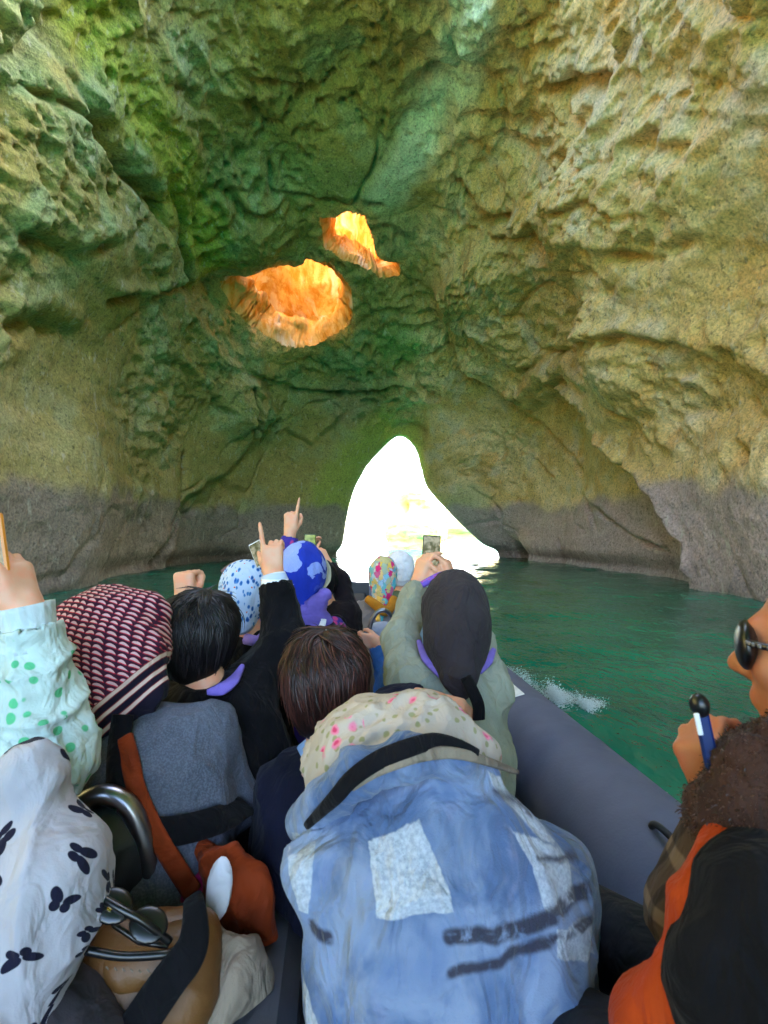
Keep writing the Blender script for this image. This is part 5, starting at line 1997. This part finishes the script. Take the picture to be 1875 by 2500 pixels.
sg2 = empty('sunglasses', tuple(P(330, 2240, .80)), 'glossy black sunglasses lying on the tan handbag', 'sunglasses')
R2g = frame(unit([.25, -.6, .75]), unit([.3, .6, .6]))
for du, dv in ((-48, -24), (38, 22)):
    put(sg2, 'lens', [ell(P(325 + du, 2235 + dv, .775), [.030, .006, .024], R2g)], GLOSS, .0025, .003)
solid(sg2, 'frame', tube_np(catmull(np.array([P(245, 2190, .775), P(300, 2222, .765), P(350, 2250, .765), P(415, 2300, .775)]), np.linspace(0, 3, 20)), .006, 8), GLOSS, True)
solid(sg2, 'temple', tube_np([P(250, 2205, .78), P(280, 2260, .79), P(340, 2300, .79), P(410, 2310, .785)], .004, 8), GLOSS, True)
solid(sg2, 'hinge', box_np(P(272, 2212, .768), (.008, .004, .014), R2g, .001), plain('gold_metal', (.9, .6, .25), .2, .5, metal=1))

# orange life vest with a white float, behind the bag
lv = empty('life_vest', tuple(P(590, 2280, 1.0)), 'rust orange life vest with a white oval float lying behind the handbag', 'life vest')
put(lv, 'vest_body', [ell(P(595, 2270, 1.03), [.06, .035, .13], Rb), ell(P(555, 2170, 1.03), [.05, .03, .08], None, .03), cap(P(640, 2330, 1.02), P(610, 2450, .98), .04, .03), cap(P(540, 2110, 1.04), P(480, 2060, 1.08), .025, .02)], RUST, .006, .02, dict(amp=.014, scale=.09, seed=65))
put(lv, 'float', [ell(P(535, 2170, .955), [.026, .014, .062], frame(unit([.2, 1, 0]), unit([.15, 0, 1])))], WHITEK, .005, .01)
sc = empty('scarf', tuple(P(560, 2420, .88)), 'beige crumpled scarf between the handbag and the orange vest', 'scarf')
put(sc, 'cloth', [cap(P(490, 2290, .90), P(560, 2380, .90), .02, .055), cap(P(560, 2380, .90), P(660, 2450, .92), .055, .02), cap(P(520, 2400, .88), P(430, 2500, .84), .06, .06)], BEIGE, .005, .03,
    dict(amp=.016, scale=.07, stretch=(1.5, 1, .6), seed=67))
pk = empty('scarf', tuple(P(425, 2190, 1.05)), 'magenta scarf tucked beside the chrome backrest', 'scarf')
put(pk, 'cloth', [cap(P(400, 2190, 1.06), P(460, 2180, 1.05), .03, .03), cap(P(470, 2170, 1.05), P(500, 2130, 1.06), .02, .015)], PINK, .006, .02, dict(amp=.010, scale=.05, seed=69))
# stowage lockers carrying the bags
for c_, sz, top in ((P(400, 2330, .90), .50, .90), (P(590, 2280, 1.05), .30, .80)):
    lk = link('stowage_locker', mesh_np('stowage_locker', *box_np(np.array([c_[0] - .02, c_[1] + .05, (DECK + top) / 2]), (sz, .36, top - DECK), FR, .03), [GREYV], False), boat)
# tote bag held by the denim coat
tt_ = empty('tote_bag', tuple(P(940, 1560, 2.66)), 'pale grey handbag with a silver hoop handle beside the denim coat', 'bag')
put(tt_, 'bag_body', [ell(P(935, 1560, 2.72), [.065, .045, .09]), cap(P(915, 1540, 2.72), P(955, 1540, 2.72), .04, .04)], cloth_mat('pale_bag', lin(176, 180, 196), .08), .008, .03)
hp_ = catmull(np.array([P(900, 1555, 2.68), P(906, 1520, 2.68), P(920, 1496, 2.68), P(940, 1490, 2.68), P(955, 1505, 2.70), P(960, 1540, 2.70)]), np.linspace(0, 5, 30))
solid(tt_, 'handle', tube_np(hp_, .012, 10), CHROME, True)

# ================================================================== spray thrown up beside the tube
sm = Mat('sea_foam', rough=.6, spec=.4)
o_ = sm.obj()
sm.set(color=sm.mix(sm.noise(o_, 60, 2), tuple(lin(196, 214, 216)), tuple(lin(240, 244, 246))))
r_ = np.random.default_rng(77)
ico_v = np.array([[1, 0, 0], [-1, 0, 0], [0, 1, 0], [0, -1, 0], [0, 0, 1], [0, 0, -1]], float)
ico_f = np.array([[0, 2, 4], [2, 1, 4], [1, 3, 4], [3, 0, 4], [2, 0, 5], [1, 2, 5], [3, 1, 5], [0, 3, 5]])
VV, FF, nn_ = [], [], 0


def drops(n, centre, spread, dirn, size, lift):
    global nn_
    for _ in range(n):
        a = abs(r_.normal(0, 1))
        b = r_.normal(0, 1)
        p = centre + dirn * a * spread[0] + BY * b * spread[1] + np.array([0, 0, abs(r_.normal(0, 1)) * lift * math.exp(-a)])
        p[2] = max(p[2], .02)
        s_ = size * r_.uniform(.3, 1.3) / (1 + .5 * a)
        ax_ = unit(dirn + np.array([0, 0, .4]) + r_.normal(0, .4, 3))
        f_ = frame(ax_, unit(r_.normal(0, 1, 3)))
        VV.append((ico_v * np.array([s_ * .5, s_ * r_.uniform(1, 3.2), s_ * .5])) @ f_.T + p)
        FF.append(ico_f + nn_)
        nn_ += 6


def on_water(u, v):
    d = P(u, v, 1) - CAM
    return CAM + d * (CAMZ - .03) / -d[2]


drops(3800, on_water(1345, 1712), (.17, .10), unit(BX + .35 * BY), .0065, .09)
drops(420, on_water(1270, 1655), (.12, .14), unit(BX + .3 * BY), .006, .05)
drops(2600, on_water(1420, 1730), (.17, .07), unit(BX + .6 * BY), .0065, .05)
for pu, pv in ((1235, 1640), (1285, 1672), (1320, 1695)):
    drops(500, on_water(pu, pv), (.10, .12), unit(BX + .3 * BY), .005, .025)
drops(220, on_water(1640, 1985), (.05, .07), unit(BX + .2 * BY), .007, .03)
tag(link('sea_spray', mesh_np('sea_spray', np.concatenate(VV), np.concatenate(FF), [sm.m], True)), 'white spray thrown up along the grey tube', 'spray', kind='stuff')
